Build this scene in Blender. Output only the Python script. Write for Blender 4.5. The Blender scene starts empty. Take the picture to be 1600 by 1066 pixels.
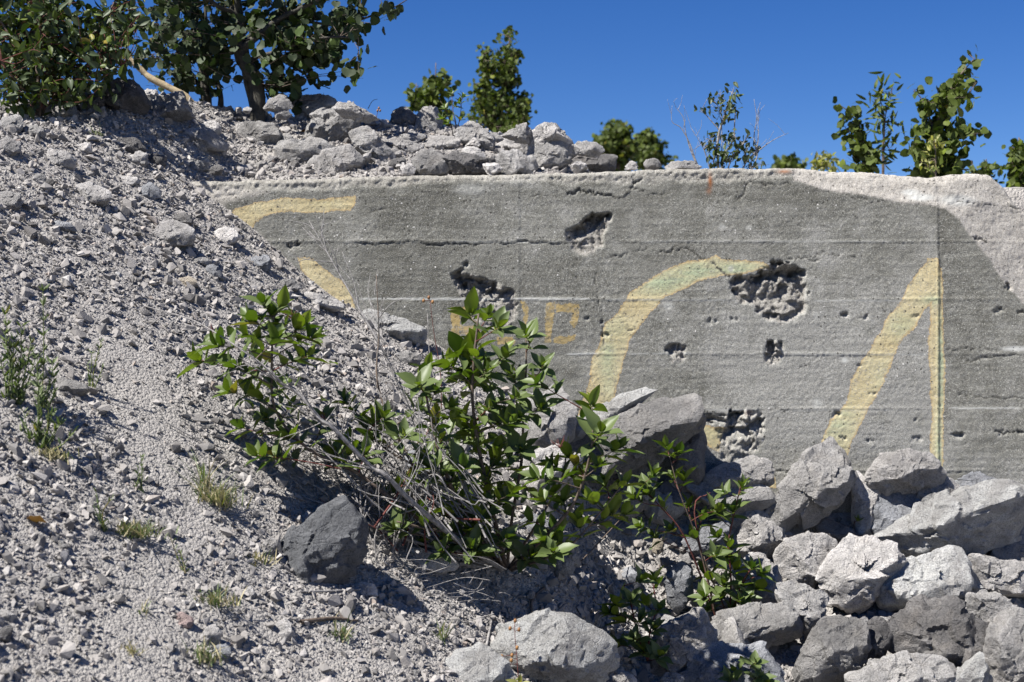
import bpy, bmesh, math, random
import numpy as np
from mathutils import Vector, Matrix

random.seed(7)
rng = np.random.default_rng(7)
scene = bpy.context.scene
COL = scene.collection

# ------------------------------------------------------------------ camera, sky, sun, exposure
EYE = 1.6                    # eye height above the ground the photographer stands on
F = 2222.0                   # focal length in photo pixels (50 mm on a 36 mm sensor, 1600 px)
cam_d = bpy.data.cameras.new('camera')
cam = bpy.data.objects.new('camera', cam_d)
COL.objects.link(cam)
cam.location = (0, 0, EYE)
cam.rotation_euler = (math.radians(90), 0, 0)
cam_d.lens = 50.0
cam_d.sensor_width = 36.0
cam_d.clip_start = 0.1
cam_d.clip_end = 3000
cam_d.dof.use_dof = True
cam_d.dof.focus_distance = 5.6
cam_d.dof.aperture_fstop = 4.5
scene.camera = cam

TO_SUN = Vector((-0.50, -0.31, 0.81)).normalized()
world = bpy.data.worlds.new('World')
scene.world = world
world.use_nodes = True
wn = world.node_tree
wn.nodes.clear()
w_out = wn.nodes.new('ShaderNodeOutputWorld')
w_bg = wn.nodes.new('ShaderNodeBackground')
w_sky = wn.nodes.new('ShaderNodeTexSky')
w_sky.sky_type = 'NISHITA'
w_sky.sun_disc = False
w_sky.sun_elevation = math.asin(TO_SUN.z)
w_sky.sun_rotation = math.atan2(TO_SUN.x, TO_SUN.y)
w_sky.air_density = 0.70
w_sky.dust_density = 0.0
w_sky.ozone_density = 4.0
w_sky.altitude = 0
w_hs = wn.nodes.new('ShaderNodeHueSaturation')
w_hs.inputs['Saturation'].default_value = 1.30
w_hs.inputs['Hue'].default_value = 0.514
wn.links.new(w_sky.outputs[0], w_hs.inputs['Color'])
wn.links.new(w_hs.outputs[0], w_bg.inputs['Color'])
w_bg.inputs['Strength'].default_value = 0.05
wn.links.new(w_bg.outputs[0], w_out.inputs['Surface'])

sun_d = bpy.data.lights.new('sun', 'SUN')
sun = bpy.data.objects.new('sun', sun_d)
COL.objects.link(sun)
sun_d.energy = 5.0
sun_d.angle = math.radians(0.5)
sun_d.color = (1.0, 0.965, 0.91)
sun.rotation_euler = TO_SUN.to_track_quat('Z', 'Y').to_euler()
sun.location = (-3, -3, 8)

scene.view_settings.view_transform = 'Standard'
scene.view_settings.look = 'None'
scene.view_settings.gamma = 1.0
scene.view_settings.exposure = 1.2
scene.view_settings.use_curve_mapping = False
scene.cycles.max_bounces = 5
scene.cycles.diffuse_bounces = 1
scene.cycles.transparent_max_bounces = 4

# ------------------------------------------------------------------ numeric helpers
def _hash(ix, iy, iz, seed):
    h = (ix.astype(np.int64) * 374761393 + iy.astype(np.int64) * 668265263 + iz.astype(np.int64) * 2147483647 + seed * 1274126177) & 0xffffffff
    h = ((h ^ (h >> 13)) * 1274126177) & 0xffffffff
    h = h ^ (h >> 16)
    return (h & 0xffff).astype(np.float64) / 32767.5 - 1.0

def vnoise(p, seed=0):
    """value noise in -1..1 at points p (N,3)"""
    i = np.floor(p).astype(np.int64)
    f = p - i
    u = f * f * f * (f * (f * 6 - 15) + 10)
    r = 0
    for dx in (0, 1):
        wx = u[:, 0] if dx else 1 - u[:, 0]
        for dy in (0, 1):
            wy = u[:, 1] if dy else 1 - u[:, 1]
            for dz in (0, 1):
                wz = u[:, 2] if dz else 1 - u[:, 2]
                r = r + wx * wy * wz * _hash(i[:, 0] + dx, i[:, 1] + dy, i[:, 2] + dz, seed)
    return r

def fbm(p, octaves=4, seed=0, gain=0.5, lac=2.03):
    a, s, t = 1.0, 0.0, 0.0
    q = np.array(p, dtype=float)
    for o in range(octaves):
        s = s + a * vnoise(q + 17.3 * o, seed + o)
        t += a
        a *= gain
        q = q * lac
    return s / t

def facets(p, n_cells, r, tilt=1.0):
    """piecewise planar field: nearest-cell offset plus a random slope inside each cell"""
    lo, hi = p.min(0), p.max(0)
    c = r.uniform(lo, hi, (n_cells, p.shape[1]))
    g = r.normal(size=c.shape) * tilt
    best = np.full(len(p), 1e9); idx = np.zeros(len(p), int)
    for k in range(n_cells):
        d = ((p - c[k]) ** 2).sum(1)
        m = d < best
        best[m] = d[m]; idx[m] = k
    return r.uniform(-1, 1, n_cells)[idx], ((p - c[idx]) * g[idx]).sum(1)

def n2(x, y, scale, octaves=3, seed=0):
    x = np.asarray(x, float); y = np.asarray(y, float)
    x, y = np.broadcast_arrays(x, y)
    p = np.stack([x.ravel() * scale, y.ravel() * scale, np.full(x.size, 0.37)], 1)
    return fbm(p, octaves, seed).reshape(x.shape)

def smin(a, b, k):
    h = np.clip(0.5 + 0.5 * (b - a) / k, 0, 1)
    return b * (1 - h) + a * h - k * h * (1 - h)

def smax(a, b, k):
    return -smin(-a, -b, k)

def sstep(x, a, b):
    t = np.clip((x - a) / (b - a), 0, 1)
    return t * t * (3 - 2 * t)

WALL_Y = 6.2
WALL_T = 0.42

def wp(px, py, Y):
    """world point on the view ray of a photo pixel at distance Y"""
    return np.array([(px - 800) / F * Y, Y, EYE + (533 - py) / F * Y])

# ------------------------------------------------------------------ terrain height
def rise(x):
    return np.interp(x, [-6, -2.6, -1.9, -1.3, -0.2, 0.15, 0.5, 0.75, 6], [0.30, 0.30, 0.36, 0.46, 0.40, 0.30, 0.12, 0.0, 0.0])

def terrain_raw(x, y):
    plane = -3.32 - 0.65 * np.clip(x, -2.6, 9) + 0.5 * y
    right = -0.70 + (y - WALL_Y) * 0.42
    right = np.maximum(right, -1.42 - 0.02 * (4.2 - np.minimum(y, 4.2)))
    plane = plane - 0.085 * np.exp(-((x + 0.78) / 0.30) ** 2) * sstep(y, 5.2, 6.15) * (1 - sstep(y, 6.45, 6.6))
    front = smax(plane, right, 0.16)
    top = 0.70 + rise(x) * sstep(y, 5.9, 7.4)
    left_top = 0.86 + 0.3 * sstep(y, 5.6, 7.2)
    top_l = top + (left_top - top) * sstep(-x, 1.25, 1.6)
    front = smin(front, top_l, 0.10)
    back = smin(smax(plane, 0.70 + rise(x) * sstep(y, 6.25, 7.4), 0.05), top_l + 0.02, 0.06)
    k = sstep(y, WALL_Y + 0.12, WALL_Y + 0.28)
    z = front * (1 - k) + back * k
    far = sstep(y, 9, 14)
    z = z * (1 - far) + 0.70 * far
    fl = sstep(-y, -3.2, -2.0)
    z = z * (1 - fl) + (-1.6) * fl
    return z

def terrain(x, y):
    x = np.asarray(x, float); y = np.asarray(y, float)
    z = terrain_raw(x, y)
    z = z - 0.15 * np.exp(-((x - 0.12) / 0.16) ** 2 - ((y - 4.93) / 0.13) ** 2)
    z = z + 0.030 * n2(x, y, 1.7, 3, 3) + 0.012 * n2(x, y, 7.0, 3, 5)
    r = sstep(x, 0.0, 0.5) * sstep(-y, -WALL_Y - 0.1, -WALL_Y + 0.3)
    z = z - 0.30 * r * (1 - sstep(-x, -0.35, 0.0))
    return z + EYE

_YS = np.arange(2.5, 12.0, 0.012)
def hit(px, py, pile=0.0):
    """distance at which the view ray of a photo pixel meets the ground"""
    xs = (px - 800) / F * _YS
    zs = EYE + (533 - py) / F * _YS
    g = terrain(xs, _YS) + pile
    onwall = (_YS > WALL_Y) & (_YS < WALL_Y + WALL_T) & (xs > -1.42)
    g = np.where(onwall, np.maximum(g, EYE + 0.735), g)
    below = np.nonzero(zs <= g)[0]
    return float(_YS[below[0]]) if len(below) else None

# ------------------------------------------------------------------ mesh helpers
def new_mesh(name, V, faces, smooth=True, attrs=None, mats=()):
    V = np.asarray(V, np.float32)
    me = bpy.data.meshes.new(name)
    me.vertices.add(len(V))
    me.vertices.foreach_set('co', V.ravel())
    faces = [np.asarray(f, np.int32) for f in faces if len(f)]
    nl = sum(f.size for f in faces)
    npoly = sum(len(f) for f in faces)
    me.loops.add(nl)
    me.polygons.add(npoly)
    me.loops.foreach_set('vertex_index', np.concatenate([f.ravel() for f in faces]))
    tot = np.concatenate([np.full(len(f), f.shape[1], np.int32) for f in faces])
    start = np.concatenate([[0], np.cumsum(tot)[:-1]]).astype(np.int32)
    me.polygons.foreach_set('loop_start', start)
    me.polygons.foreach_set('loop_total', tot)
    me.polygons.foreach_set('use_smooth', np.full(npoly, smooth, bool))
    for k, a in (attrs or {}).items():
        at = me.attributes.new(k, 'FLOAT', 'POINT')
        at.data.foreach_set('value', np.asarray(a, np.float32))
    for m in mats:
        me.materials.append(m)
    me.update(calc_edges=True)
    return me

def link(name, me, parent=None, loc=None):
    o = bpy.data.objects.new(name, me)
    COL.objects.link(o)
    if loc is not None:
        o.location = [float(v) for v in loc]
    if parent is not None:
        o.parent = parent
    return o

def tag(o, label, cat, group=None, kind=None):
    if label: o['label'] = label
    if cat: o['category'] = cat
    if group: o['group'] = group
    if kind: o['kind'] = kind
    return o

class Builder:
    def __init__(s):
        s.V = []; s.F = {3: [], 4: []}; s.n = 0
    def add(s, V, *faces):
        for f in faces:
            f = np.asarray(f)
            if len(f):
                s.F[f.shape[1]].append(f + s.n)
        s.V.append(np.asarray(V, float)); s.n += len(V)
    def tube(s, pts, r0, r1, sides=6, power=1.0, wob=0.0):
        P = catmull(pts)
        n = len(P)
        T = np.gradient(P, axis=0)
        T /= np.linalg.norm(T, axis=1)[:, None] + 1e-9
        ref = np.array([0.31, -0.9, 0.2])
        A = np.cross(T, ref); A /= np.linalg.norm(A, axis=1)[:, None] + 1e-9
        B = np.cross(T, A)
        t = np.linspace(0, 1, n) ** power
        R = r0 + (r1 - r0) * t
        if wob:
            R = R * (1 + wob * vnoise(P * 40, 3))
        ang = np.arange(sides) / sides * 2 * np.pi
        ring = (P[:, None, :] + R[:, None, None] * (np.cos(ang)[None, :, None] * A[:, None, :] + np.sin(ang)[None, :, None] * B[:, None, :])).reshape(-1, 3)
        i = np.arange(n - 1)[:, None] * sides
        j = np.arange(sides)[None, :]
        jn = (j + 1) % sides
        q = np.stack([i + j, i + jn, i + sides + jn, i + sides + j], -1).reshape(-1, 4)
        cap = np.array([[(n - 1) * sides, (n - 1) * sides + k, (n - 1) * sides + k + 1] for k in range(1, sides - 1)])
        s.add(ring, q, cap)
        return P
    def mesh(s, name, mats, smooth=True):
        if not s.V:
            return None
        fs = [np.concatenate(s.F[k]) for k in (3, 4) if s.F[k]]
        return new_mesh(name, np.concatenate(s.V), fs, smooth, None, mats)

def catmull(pts, sub=4):
    P = np.array(pts, float)
    if len(P) < 3:
        t = np.linspace(0, 1, sub + 1)[:, None]
        return P[0] * (1 - t) + P[-1] * t
    Q = np.vstack([2 * P[0] - P[1], P, 2 * P[-1] - P[-2]])
    out = []
    for k in range(len(P) - 1):
        p0, p1, p2, p3 = Q[k:k + 4]
        for t in np.linspace(0, 1, sub, endpoint=False):
            out.append(0.5 * ((2 * p1) + (-p0 + p2) * t + (2 * p0 - 5 * p1 + 4 * p2 - p3) * t * t + (-p0 + 3 * p1 - 3 * p2 + p3) * t ** 3))
    out.append(P[-1])
    return np.array(out)

_ico = {}
def ico(level):
    if level not in _ico:
        bm = bmesh.new()
        bmesh.ops.create_icosphere(bm, subdivisions=level, radius=1.0)
        V = np.array([v.co[:] for v in bm.verts]); 
        Fc = np.array([[v.index for v in f.verts] for f in bm.faces])
        bm.free()
        V /= np.linalg.norm(V, axis=1)[:, None]
        _ico[level] = (V, Fc)
    return _ico[level]

# ------------------------------------------------------------------ material helpers
class NT:
    def __init__(s, name):
        s.m = bpy.data.materials.new(name)
        s.m.use_nodes = True
        s.t = s.m.node_tree
        s.b = next(n for n in s.t.nodes if n.type == 'BSDF_PRINCIPLED')
        s.out = next(n for n in s.t.nodes if n.type == 'OUTPUT_MATERIAL')
        s.tc = s.t.nodes.new('ShaderNodeTexCoord')
    def new(s, typ, **kw):
        n = s.t.nodes.new(typ)
        for k, v in kw.items():
            setattr(n, k, v)
        return n
    def link(s, a, b):
        s.t.links.new(a, b)
    def put(s, sock, v):
        if hasattr(v, 'links') or hasattr(v, 'is_linked'):
            s.link(v, sock)
        elif v is not None:
            if isinstance(v, (int, float)) and sock.type == 'RGBA':
                v = (v, v, v, 1)
            elif isinstance(v, tuple) and len(v) == 3 and sock.type == 'RGBA':
                v = v + (1,)
            sock.default_value = v
    def noise(s, vec, scale, detail=4, rough=0.55, dist=0.0, col=False):
        n = s.new('ShaderNodeTexNoise')
        s.link(vec, n.inputs['Vector'])
        n.inputs['Scale'].default_value = scale
        n.inputs['Detail'].default_value = detail
        n.inputs['Roughness'].default_value = rough
        n.inputs['Distortion'].default_value = dist
        return n.outputs['Color' if col else 'Fac']
    def voro(s, vec, scale, feature='F1', out='Distance', rand=1.0):
        n = s.new('ShaderNodeTexVoronoi', feature=feature)
        s.link(vec, n.inputs['Vector'])
        n.inputs['Scale'].default_value = scale
        n.inputs['Randomness'].default_value = rand
        return n.outputs[out]
    def ramp(s, fac, stops):
        n = s.new('ShaderNodeValToRGB')
        e = n.color_ramp.elements
        while len(e) < len(stops):
            e.new(0.5)
        for el, (p, c) in zip(e, stops):
            el.position = p
            el.color = (c, c, c, 1) if isinstance(c, (int, float)) else tuple(c) + (1,)
        s.put(n.inputs['Fac'], fac)
        return n.outputs['Color']
    def mix(s, fac, a, b, mode='MIX'):
        n = s.new('ShaderNodeMix', data_type='RGBA', blend_type=mode)
        s.put(n.inputs[0], fac); s.put(n.inputs[6], a); s.put(n.inputs[7], b)
        return n.outputs[2]
    def math(s, op, a, b=None, c=None, clamp=False):
        n = s.new('ShaderNodeMath', operation=op, use_clamp=clamp)
        s.put(n.inputs[0], a)
        if b is not None: s.put(n.inputs[1], b)
        if c is not None: s.put(n.inputs[2], c)
        return n.outputs[0]
    def attr(s, name):
        n = s.new('ShaderNodeAttribute', attribute_name=name)
        return n.outputs['Fac']
    def scale(s, vec, v):
        n = s.new('ShaderNodeMapping')
        s.link(vec, n.inputs['Vector'])
        n.inputs['Scale'].default_value = v
        return n.outputs[0]
    def bump(s, h, strength=0.5, dist=0.01, normal=None):
        n = s.new('ShaderNodeBump')
        s.link(h, n.inputs['Height'])
        n.inputs['Strength'].default_value = strength
        n.inputs['Distance'].default_value = dist
        if normal is not None:
            s.link(normal, n.inputs['Normal'])
        return n.outputs[0]
    def fin(s, color=None, rough=0.9, normal=None, spec=0.3):
        s.put(s.b.inputs['Base Color'], color)
        s.put(s.b.inputs['Roughness'], rough)
        s.b.inputs['Specular IOR Level'].default_value = spec
        if normal is not None:
            s.link(normal, s.b.inputs['Normal'])
        return s.m

# ------------------------------------------------------------------ materials
def rock_material(name, base, dark, veins=0.0, brown=0.25):
    k = NT(name)
    P = k.tc.outputs['Object']
    inf = k.new('ShaderNodeObjectInfo')
    add = k.new('ShaderNodeVectorMath', operation='ADD')
    k.link(P, add.inputs[0])
    mul = k.math('MULTIPLY', inf.outputs['Random'], 37.0)
    k.link(mul, add.inputs[1])
    P = add.outputs[0]
    big = k.noise(P, 6, 5, 0.6, 0.4)
    mid = k.noise(P, 28, 6, 0.65)
    fine = k.noise(P, 170, 4, 0.7)
    c = k.mix(k.ramp(big, [(0.35, 0), (0.65, 1)]), dark, base)
    c = k.mix(k.ramp(mid, [(0.4, 0), (0.66, 0.55)]), c, tuple(min(1, b * 1.28) for b in base))
    c = k.mix(k.math('MULTIPLY', k.ramp(k.noise(P, 9, 3, 0.5, 0.8), [(0.5, 0), (0.7, 1)]), brown), c, (0.235, 0.20, 0.16))
    c = k.mix(k.ramp(fine, [(0.36, 0.7), (0.52, 0)]), c, tuple(d * 0.45 for d in dark))
    if veins:
        dv = k.new('ShaderNodeVectorMath', operation='MULTIPLY_ADD')
        k.link(k.noise(P, 7, 4, 0.6, col=True), dv.inputs[0])
        dv.inputs[1].default_value = (0.22, 0.22, 0.22)
        k.link(P, dv.inputs[2])
        e = k.voro(dv.outputs[0], 7.5, 'DISTANCE_TO_EDGE')
        vein = k.ramp(e, [(0.0, 1), (0.018, 0)])
        msk = k.ramp(k.noise(P, 5, 2), [(0.45, 0), (0.58, 1)])
        c = k.mix(k.math('MULTIPLY', k.math('MULTIPLY', vein, msk), veins), c, (0.55, 0.54, 0.52))
    gm = k.new('ShaderNodeNewGeometry')
    c = k.mix(k.ramp(gm.outputs['Pointiness'], [(0.51, 0.0), (0.58, 0.5)]), c, tuple(min(1, b * 1.45) for b in base))
    c = k.mix(k.ramp(k.noise(P, 3.2, 4, 0.6, 1.2), [(0.52, 0.0), (0.60, 0.45)]), c, tuple(d * 0.7 for d in dark))
    tone = k.ramp(inf.outputs['Random'], [(0, 0.74), (1, 1.18)])
    c = k.mix(1.0, c, tone, 'MULTIPLY')
    # relief: broken faces, pits, grain
    hn = k.new('ShaderNodeTexNoise', noise_type='RIDGED_MULTIFRACTAL')
    k.link(P, hn.inputs['Vector']); hn.inputs['Scale'].default_value = 16; hn.inputs['Detail'].default_value = 6; hn.inputs['Roughness'].default_value = 0.55
    h1 = k.math('ADD', k.math('MULTIPLY', hn.outputs['Fac'], 0.28), k.noise(P, 30, 8, 0.7, 0.3))
    h2 = k.noise(P, 90, 5, 0.7)
    cr = k.voro(P, 16, 'DISTANCE_TO_EDGE')
    crk = k.ramp(cr, [(0.0, 0.0), (0.035, 1.0)])
    nb = k.bump(h1, 1.0, 0.026)
    nb = k.bump(h2, 0.9, 0.009, nb)
    nb = k.bump(crk, 0.45, 0.010, nb)
    return k.fin(c, 0.92, nb, 0.25)

M_PALE = rock_material('pale_limestone', (0.427, 0.408, 0.391), (0.245, 0.235, 0.227), 0.5)
M_VEIN = rock_material('veined_limestone', (0.460, 0.460, 0.445), (0.319, 0.307, 0.296), 1.0, 0.10)
M_MID = rock_material('grey_limestone', (0.301, 0.290, 0.278), (0.202, 0.196, 0.190), 0.25)
M_BLUE = rock_material('bluish_limestone', (0.243, 0.248, 0.260), (0.172, 0.176, 0.187), 0.30, 0.05)
M_SLATE = rock_material('slate_blue_limestone', (0.170, 0.174, 0.182), (0.115, 0.119, 0.127), 0.1, 0.0)
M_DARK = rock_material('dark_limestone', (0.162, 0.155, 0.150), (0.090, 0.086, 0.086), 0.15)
M_TAN = rock_material('tan_stone', (0.330, 0.290, 0.231), (0.264, 0.224, 0.178), 0.0)
M_PINK = rock_material('pinkish_stone', (0.290, 0.224, 0.211), (0.224, 0.172, 0.165), 0.0)
RM = dict(p=M_PALE, v=M_VEIN, m=M_MID, b=M_BLUE, d=M_DARK, t=M_TAN, s=M_SLATE, k=M_PINK)

def gravel_material():
    k = NT('loose_gravel')
    P = k.tc.outputs['Object']
    g = k.new('ShaderNodeNewGeometry')
    r = g.outputs['Random Per Island']
    c = k.ramp(r, [(0, (0.12, 0.112, 0.107)), (0.12, (0.165, 0.156, 0.149)), (0.4, (0.250, 0.233, 0.219)), (0.78, (0.325, 0.303, 0.285)), (0.93, (0.345, 0.328, 0.314)), (0.965, (0.29, 0.235, 0.195)), (1.0, (0.44, 0.425, 0.405))])
    c = k.mix(k.ramp(k.noise(P, 120, 3), [(0.35, 0.35), (0.6, 0)]), c, (0.16, 0.155, 0.15))
    nb = k.bump(k.noise(P, 190, 3, 0.7), 0.5, 0.004)
    return k.fin(c, 0.95, nb, 0.2)
M_GRAVEL = gravel_material()

def ground_material():
    k = NT('dusty_crushed_rock')
    P = k.tc.outputs['Object']
    v = k.voro(P, 95, 'F1', 'Color')
    vr = k.new('ShaderNodeSeparateColor'); k.link(v, vr.inputs[0])
    d = k.voro(P, 95, 'F1', 'Distance')
    d2 = k.voro(P, 210, 'F1', 'Distance')
    big = k.noise(P, 1.6, 4, 0.6)
    c = k.ramp(vr.outputs[0], [(0, (0.181, 0.171, 0.163)), (0.5, (0.261, 0.247, 0.236)), (1, (0.333, 0.315, 0.299))])
    c = k.mix(k.ramp(big, [(0.4, 0.35), (0.6, 0.75)]), c, (0.311, 0.293, 0.271))
    h = k.math('ADD', k.math('MULTIPLY', k.math('SUBTRACT', 1.0, d), 1.0), k.math('MULTIPLY', k.math('SUBTRACT', 1.0, d2), 0.5))
    nb = k.bump(h, 0.9, 0.008)
    nb = k.bump(k.noise(P, 40, 6, 0.7), 0.6, 0.012, nb)
    return k.fin(c, 0.97, nb, 0.15)
M_GROUND = ground_material()

def leaf_material(name, c0, c1, back, rough=0.36, trans=0.25, spec=0.5):
    k = NT(name)
    P = k.tc.outputs['Object']
    inf = k.new('ShaderNodeObjectInfo')
    g = k.new('ShaderNodeNewGeometry')
    r = k.math('FRACT', k.math('ADD', inf.outputs['Random'], g.outputs['Random Per Island']))
    c = k.ramp(r, [(0, c0), (0.9, c1), (0.965, tuple(x * 1.25 for x in c1)), (1.0, (0.22, 0.17, 0.03))])
    c = k.mix(g.outputs['Backfacing'], c, back)
    k.fin(c, rough, None, spec)
    tr = k.new('ShaderNodeBsdfTranslucent')
    k.link(k.mix(1.0, c, (1.3, 1.6, 0.5), 'MULTIPLY'), tr.inputs['Color'])
    ms = k.new('ShaderNodeMixShader')
    ms.inputs[0].default_value = trans
    k.link(k.b.outputs[0], ms.inputs[1]); k.link(tr.outputs[0], ms.inputs[2])
    k.link(ms.outputs[0], k.out.inputs['Surface'])
    return k.m
M_DOG = leaf_material('dogwood_leaf', (0.045, 0.085, 0.009), (0.155, 0.200, 0.020), (0.09, 0.12, 0.04), 0.46, 0.20, 0.32)
M_THICK = leaf_material('thicket_leaf', (0.022, 0.042, 0.007), (0.075, 0.100, 0.014), (0.05, 0.07, 0.03), 0.5, 0.15, 0.3)
M_ASP = leaf_material('aspen_leaf', (0.021, 0.039, 0.008), (0.043, 0.068, 0.013), (0.030, 0.043, 0.018), 0.6, 0.08, 0.25)
M_BIR = leaf_material('birch_leaf', (0.020, 0.036, 0.005), (0.095, 0.125, 0.012), (0.055, 0.075, 0.012), 0.6, 0.15, 0.25)
M_YEL = leaf_material('yellow_green_leaf', (0.14, 0.16, 0.02), (0.28, 0.26, 0.03), (0.2, 0.2, 0.06), 0.5, 0.25)
M_GRASS = leaf_material('grass_blade', (0.06, 0.10, 0.03), (0.13, 0.16, 0.05), (0.10, 0.13, 0.05), 0.6, 0.2)
M_STRAW = leaf_material('dry_straw', (0.26, 0.22, 0.12), (0.36, 0.31, 0.19), (0.3, 0.26, 0.15), 0.7, 0.1)
M_BROWNLEAF = leaf_material('withered_leaf', (0.20, 0.09, 0.03), (0.32, 0.16, 0.05), (0.2, 0.1, 0.05), 0.6, 0.1)

def bark(name, a, b, sc=60, bumpd=0.004):
    k = NT(name)
    P = k.tc.outputs['Object']
    n = k.noise(P, sc, 5, 0.7)
    c = k.ramp(n, [(0.35, a), (0.65, b)])
    return k.fin(c, 0.8, k.bump(n, 0.7, bumpd), 0.3)
M_GREYTWIG = bark('weathered_grey_bark', (0.10, 0.094, 0.09), (0.30, 0.285, 0.275))
M_REDTWIG = bark('red_osier_bark', (0.07, 0.025, 0.02), (0.15, 0.045, 0.038))
M_BROWNTWIG = bark('brown_bark', (0.06, 0.045, 0.035), (0.15, 0.115, 0.09))
M_ASPBARK = bark('aspen_bark', (0.022, 0.020, 0.017), (0.075, 0.07, 0.055), 25, 0.008)
M_TANBARK = bark('tan_bark', (0.20, 0.15, 0.09), (0.38, 0.31, 0.20), 30, 0.006)
# ------------------------------------------------------------------ ground sheet
def graded(a, b, step, far):
    mid = np.arange(a, b + step * 0.5, step)
    out, d = [], step
    while (out[-1] if out else 0) < far:
        d *= 1.35
        out.append((out[-1] if out else 0) + d)
    out = np.array(out)
    return np.concatenate([a - out[::-1], mid, b + out])

gx = graded(-3.0, 2.9, 0.025, 900)
gy = graded(2.6, 8.4, 0.025, 900)
GX, GY = np.meshgrid(gx, gy)
GZ = terrain(GX, GY)
nx_, ny_ = len(gx), len(gy)
ii = (np.arange(ny_ - 1)[:, None] * nx_ + np.arange(nx_ - 1)[None, :]).ravel()
gq = np.stack([ii, ii + 1, ii + nx_ + 1, ii + nx_], 1)
ground = link('ground', new_mesh('ground', np.stack([GX.ravel(), GY.ravel(), GZ.ravel()], 1), [gq], True, None, [M_GROUND]))
tag(ground, 'dusty grey ground of crushed limestone under the loose stones', None, kind='structure')

# ------------------------------------------------------------------ the concrete wall
def wz(py):          # height of a photo row on the wall face
    return EYE + (533 - py) / F * WALL_Y
def wx(px):
    return (px - 800) / F * WALL_Y
def W(poly):
    return np.array([(wx(a), wz(b)) for a, b in poly])

def seg_dist(X, Z, P, closed=True):
    d = np.full(X.shape, 1e9)
    n = len(P)
    for i in range(n if closed else n - 1):
        a, b = P[i], P[(i + 1) % n]
        ab = b - a
        t = np.clip(((X - a[0]) * ab[0] + (Z - a[1]) * ab[1]) / (ab @ ab + 1e-12), 0, 1)
        d = np.minimum(d, (X - a[0] - t * ab[0]) ** 2 + (Z - a[1] - t * ab[1]) ** 2)
    return np.sqrt(d)

def sd_poly(X, Z, P):
    """signed distance, positive inside"""
    inside = np.zeros(X.shape, bool)
    n = len(P)
    for i in range(n):
        a, b = P[i], P[(i + 1) % n]
        if abs(a[1] - b[1]) < 1e-12: continue
        c = ((a[1] > Z) != (b[1] > Z)) & (X < (b[0] - a[0]) * (Z - a[1]) / (b[1] - a[1]) + a[0])
        inside ^= c
    d = seg_dist(X, Z, P)
    return np.where(inside, d, -d)

xs_d = np.arange(-1.75, 2.50, 0.0056)
xs_w = np.concatenate([[-2.8, -2.4, -2.0], xs_d, [2.6, 2.75, 3.0, 3.4, 4.0, 5.0, 6.5]])
nz = 276
top_px = [(-900, 262), (290, 284), (420, 281), (560, 277), (640, 274), (780, 273), (900, 270), (965, 267), (1060, 263), (1160, 263), (1250, 262), (1300, 266), (1360, 268), (1420, 273), (1460, 276), (1500, 270), (1540, 267), (1560, 272), (1580, 290), (1600, 318), (1640, 350), (1720, 420), (1900, 520), (3200, 640)]
ztop = np.interp(xs_w, [wx(a) for a, b in top_px], [wz(b) for a, b in top_px])
ztop = ztop + 0.0045 * n2(xs_w, 0 * xs_w, 14, 4, 21) + 0.003 * n2(xs_w, 0 * xs_w, 60, 3, 22)
zbot = EYE - 0.95
T = np.linspace(0, 1, nz)[:, None]
X = np.repeat(xs_w[None, :], nz, 0)
Z = zbot + (ztop[None, :] - zbot) * T
XZ = np.stack([X.ravel(), Z.ravel(), np.zeros(X.size)], 1)
def N(sc, o=4, seed=0, ax=1.0, az=1.0):
    return fbm(XZ * np.array([sc * ax, sc * az, 1]), o, seed).reshape(X.shape)
wob_x = 0.008 * N(9, 3, 41) + 0.004 * N(45, 3, 42)
wob_z = 0.008 * N(9, 3, 43) + 0.004 * N(45, 3, 44)
XW, ZW = X + wob_x, Z + wob_z
D = 0.0016 * N(120, 3, 1) + 0.004 * N(4, 3, 2) + 0.0012 * N(18, 4, 3, 0.35, 5.0) + 0.0009 * N(300, 1, 4)
# board marks left by the formwork: small offsets of each board, fins of grout along the joints
rows_px = [377, 467, 553, 638, 735, 830]
for i, r in enumerate(rows_px):
    zl = wz(r) + 0.0015 * n2(X, 0 * X, 3, 2, 60 + i)
    dd = np.abs(Z - zl)
    on = sstep(n2(X, 0 * X, 2.2, 2, 70 + i), -0.35, 0.1)
    D -= 0.0028 * np.exp(-(dd / 0.0045) ** 2) * on
    D += 0.0006 * ((i % 2) * 2 - 1) * sstep(Z - zl, -0.006, 0.006)
jx = np.abs(X - wx(1466))
D -= 0.004 * np.exp(-(jx / 0.005) ** 2) * sstep(-Z, -wz(385), -wz(400))
D += 0.004 * sstep(X, wx(1466), wx(1468)) + 0.002 * sstep(X, wx(811), wx(812))

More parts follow.
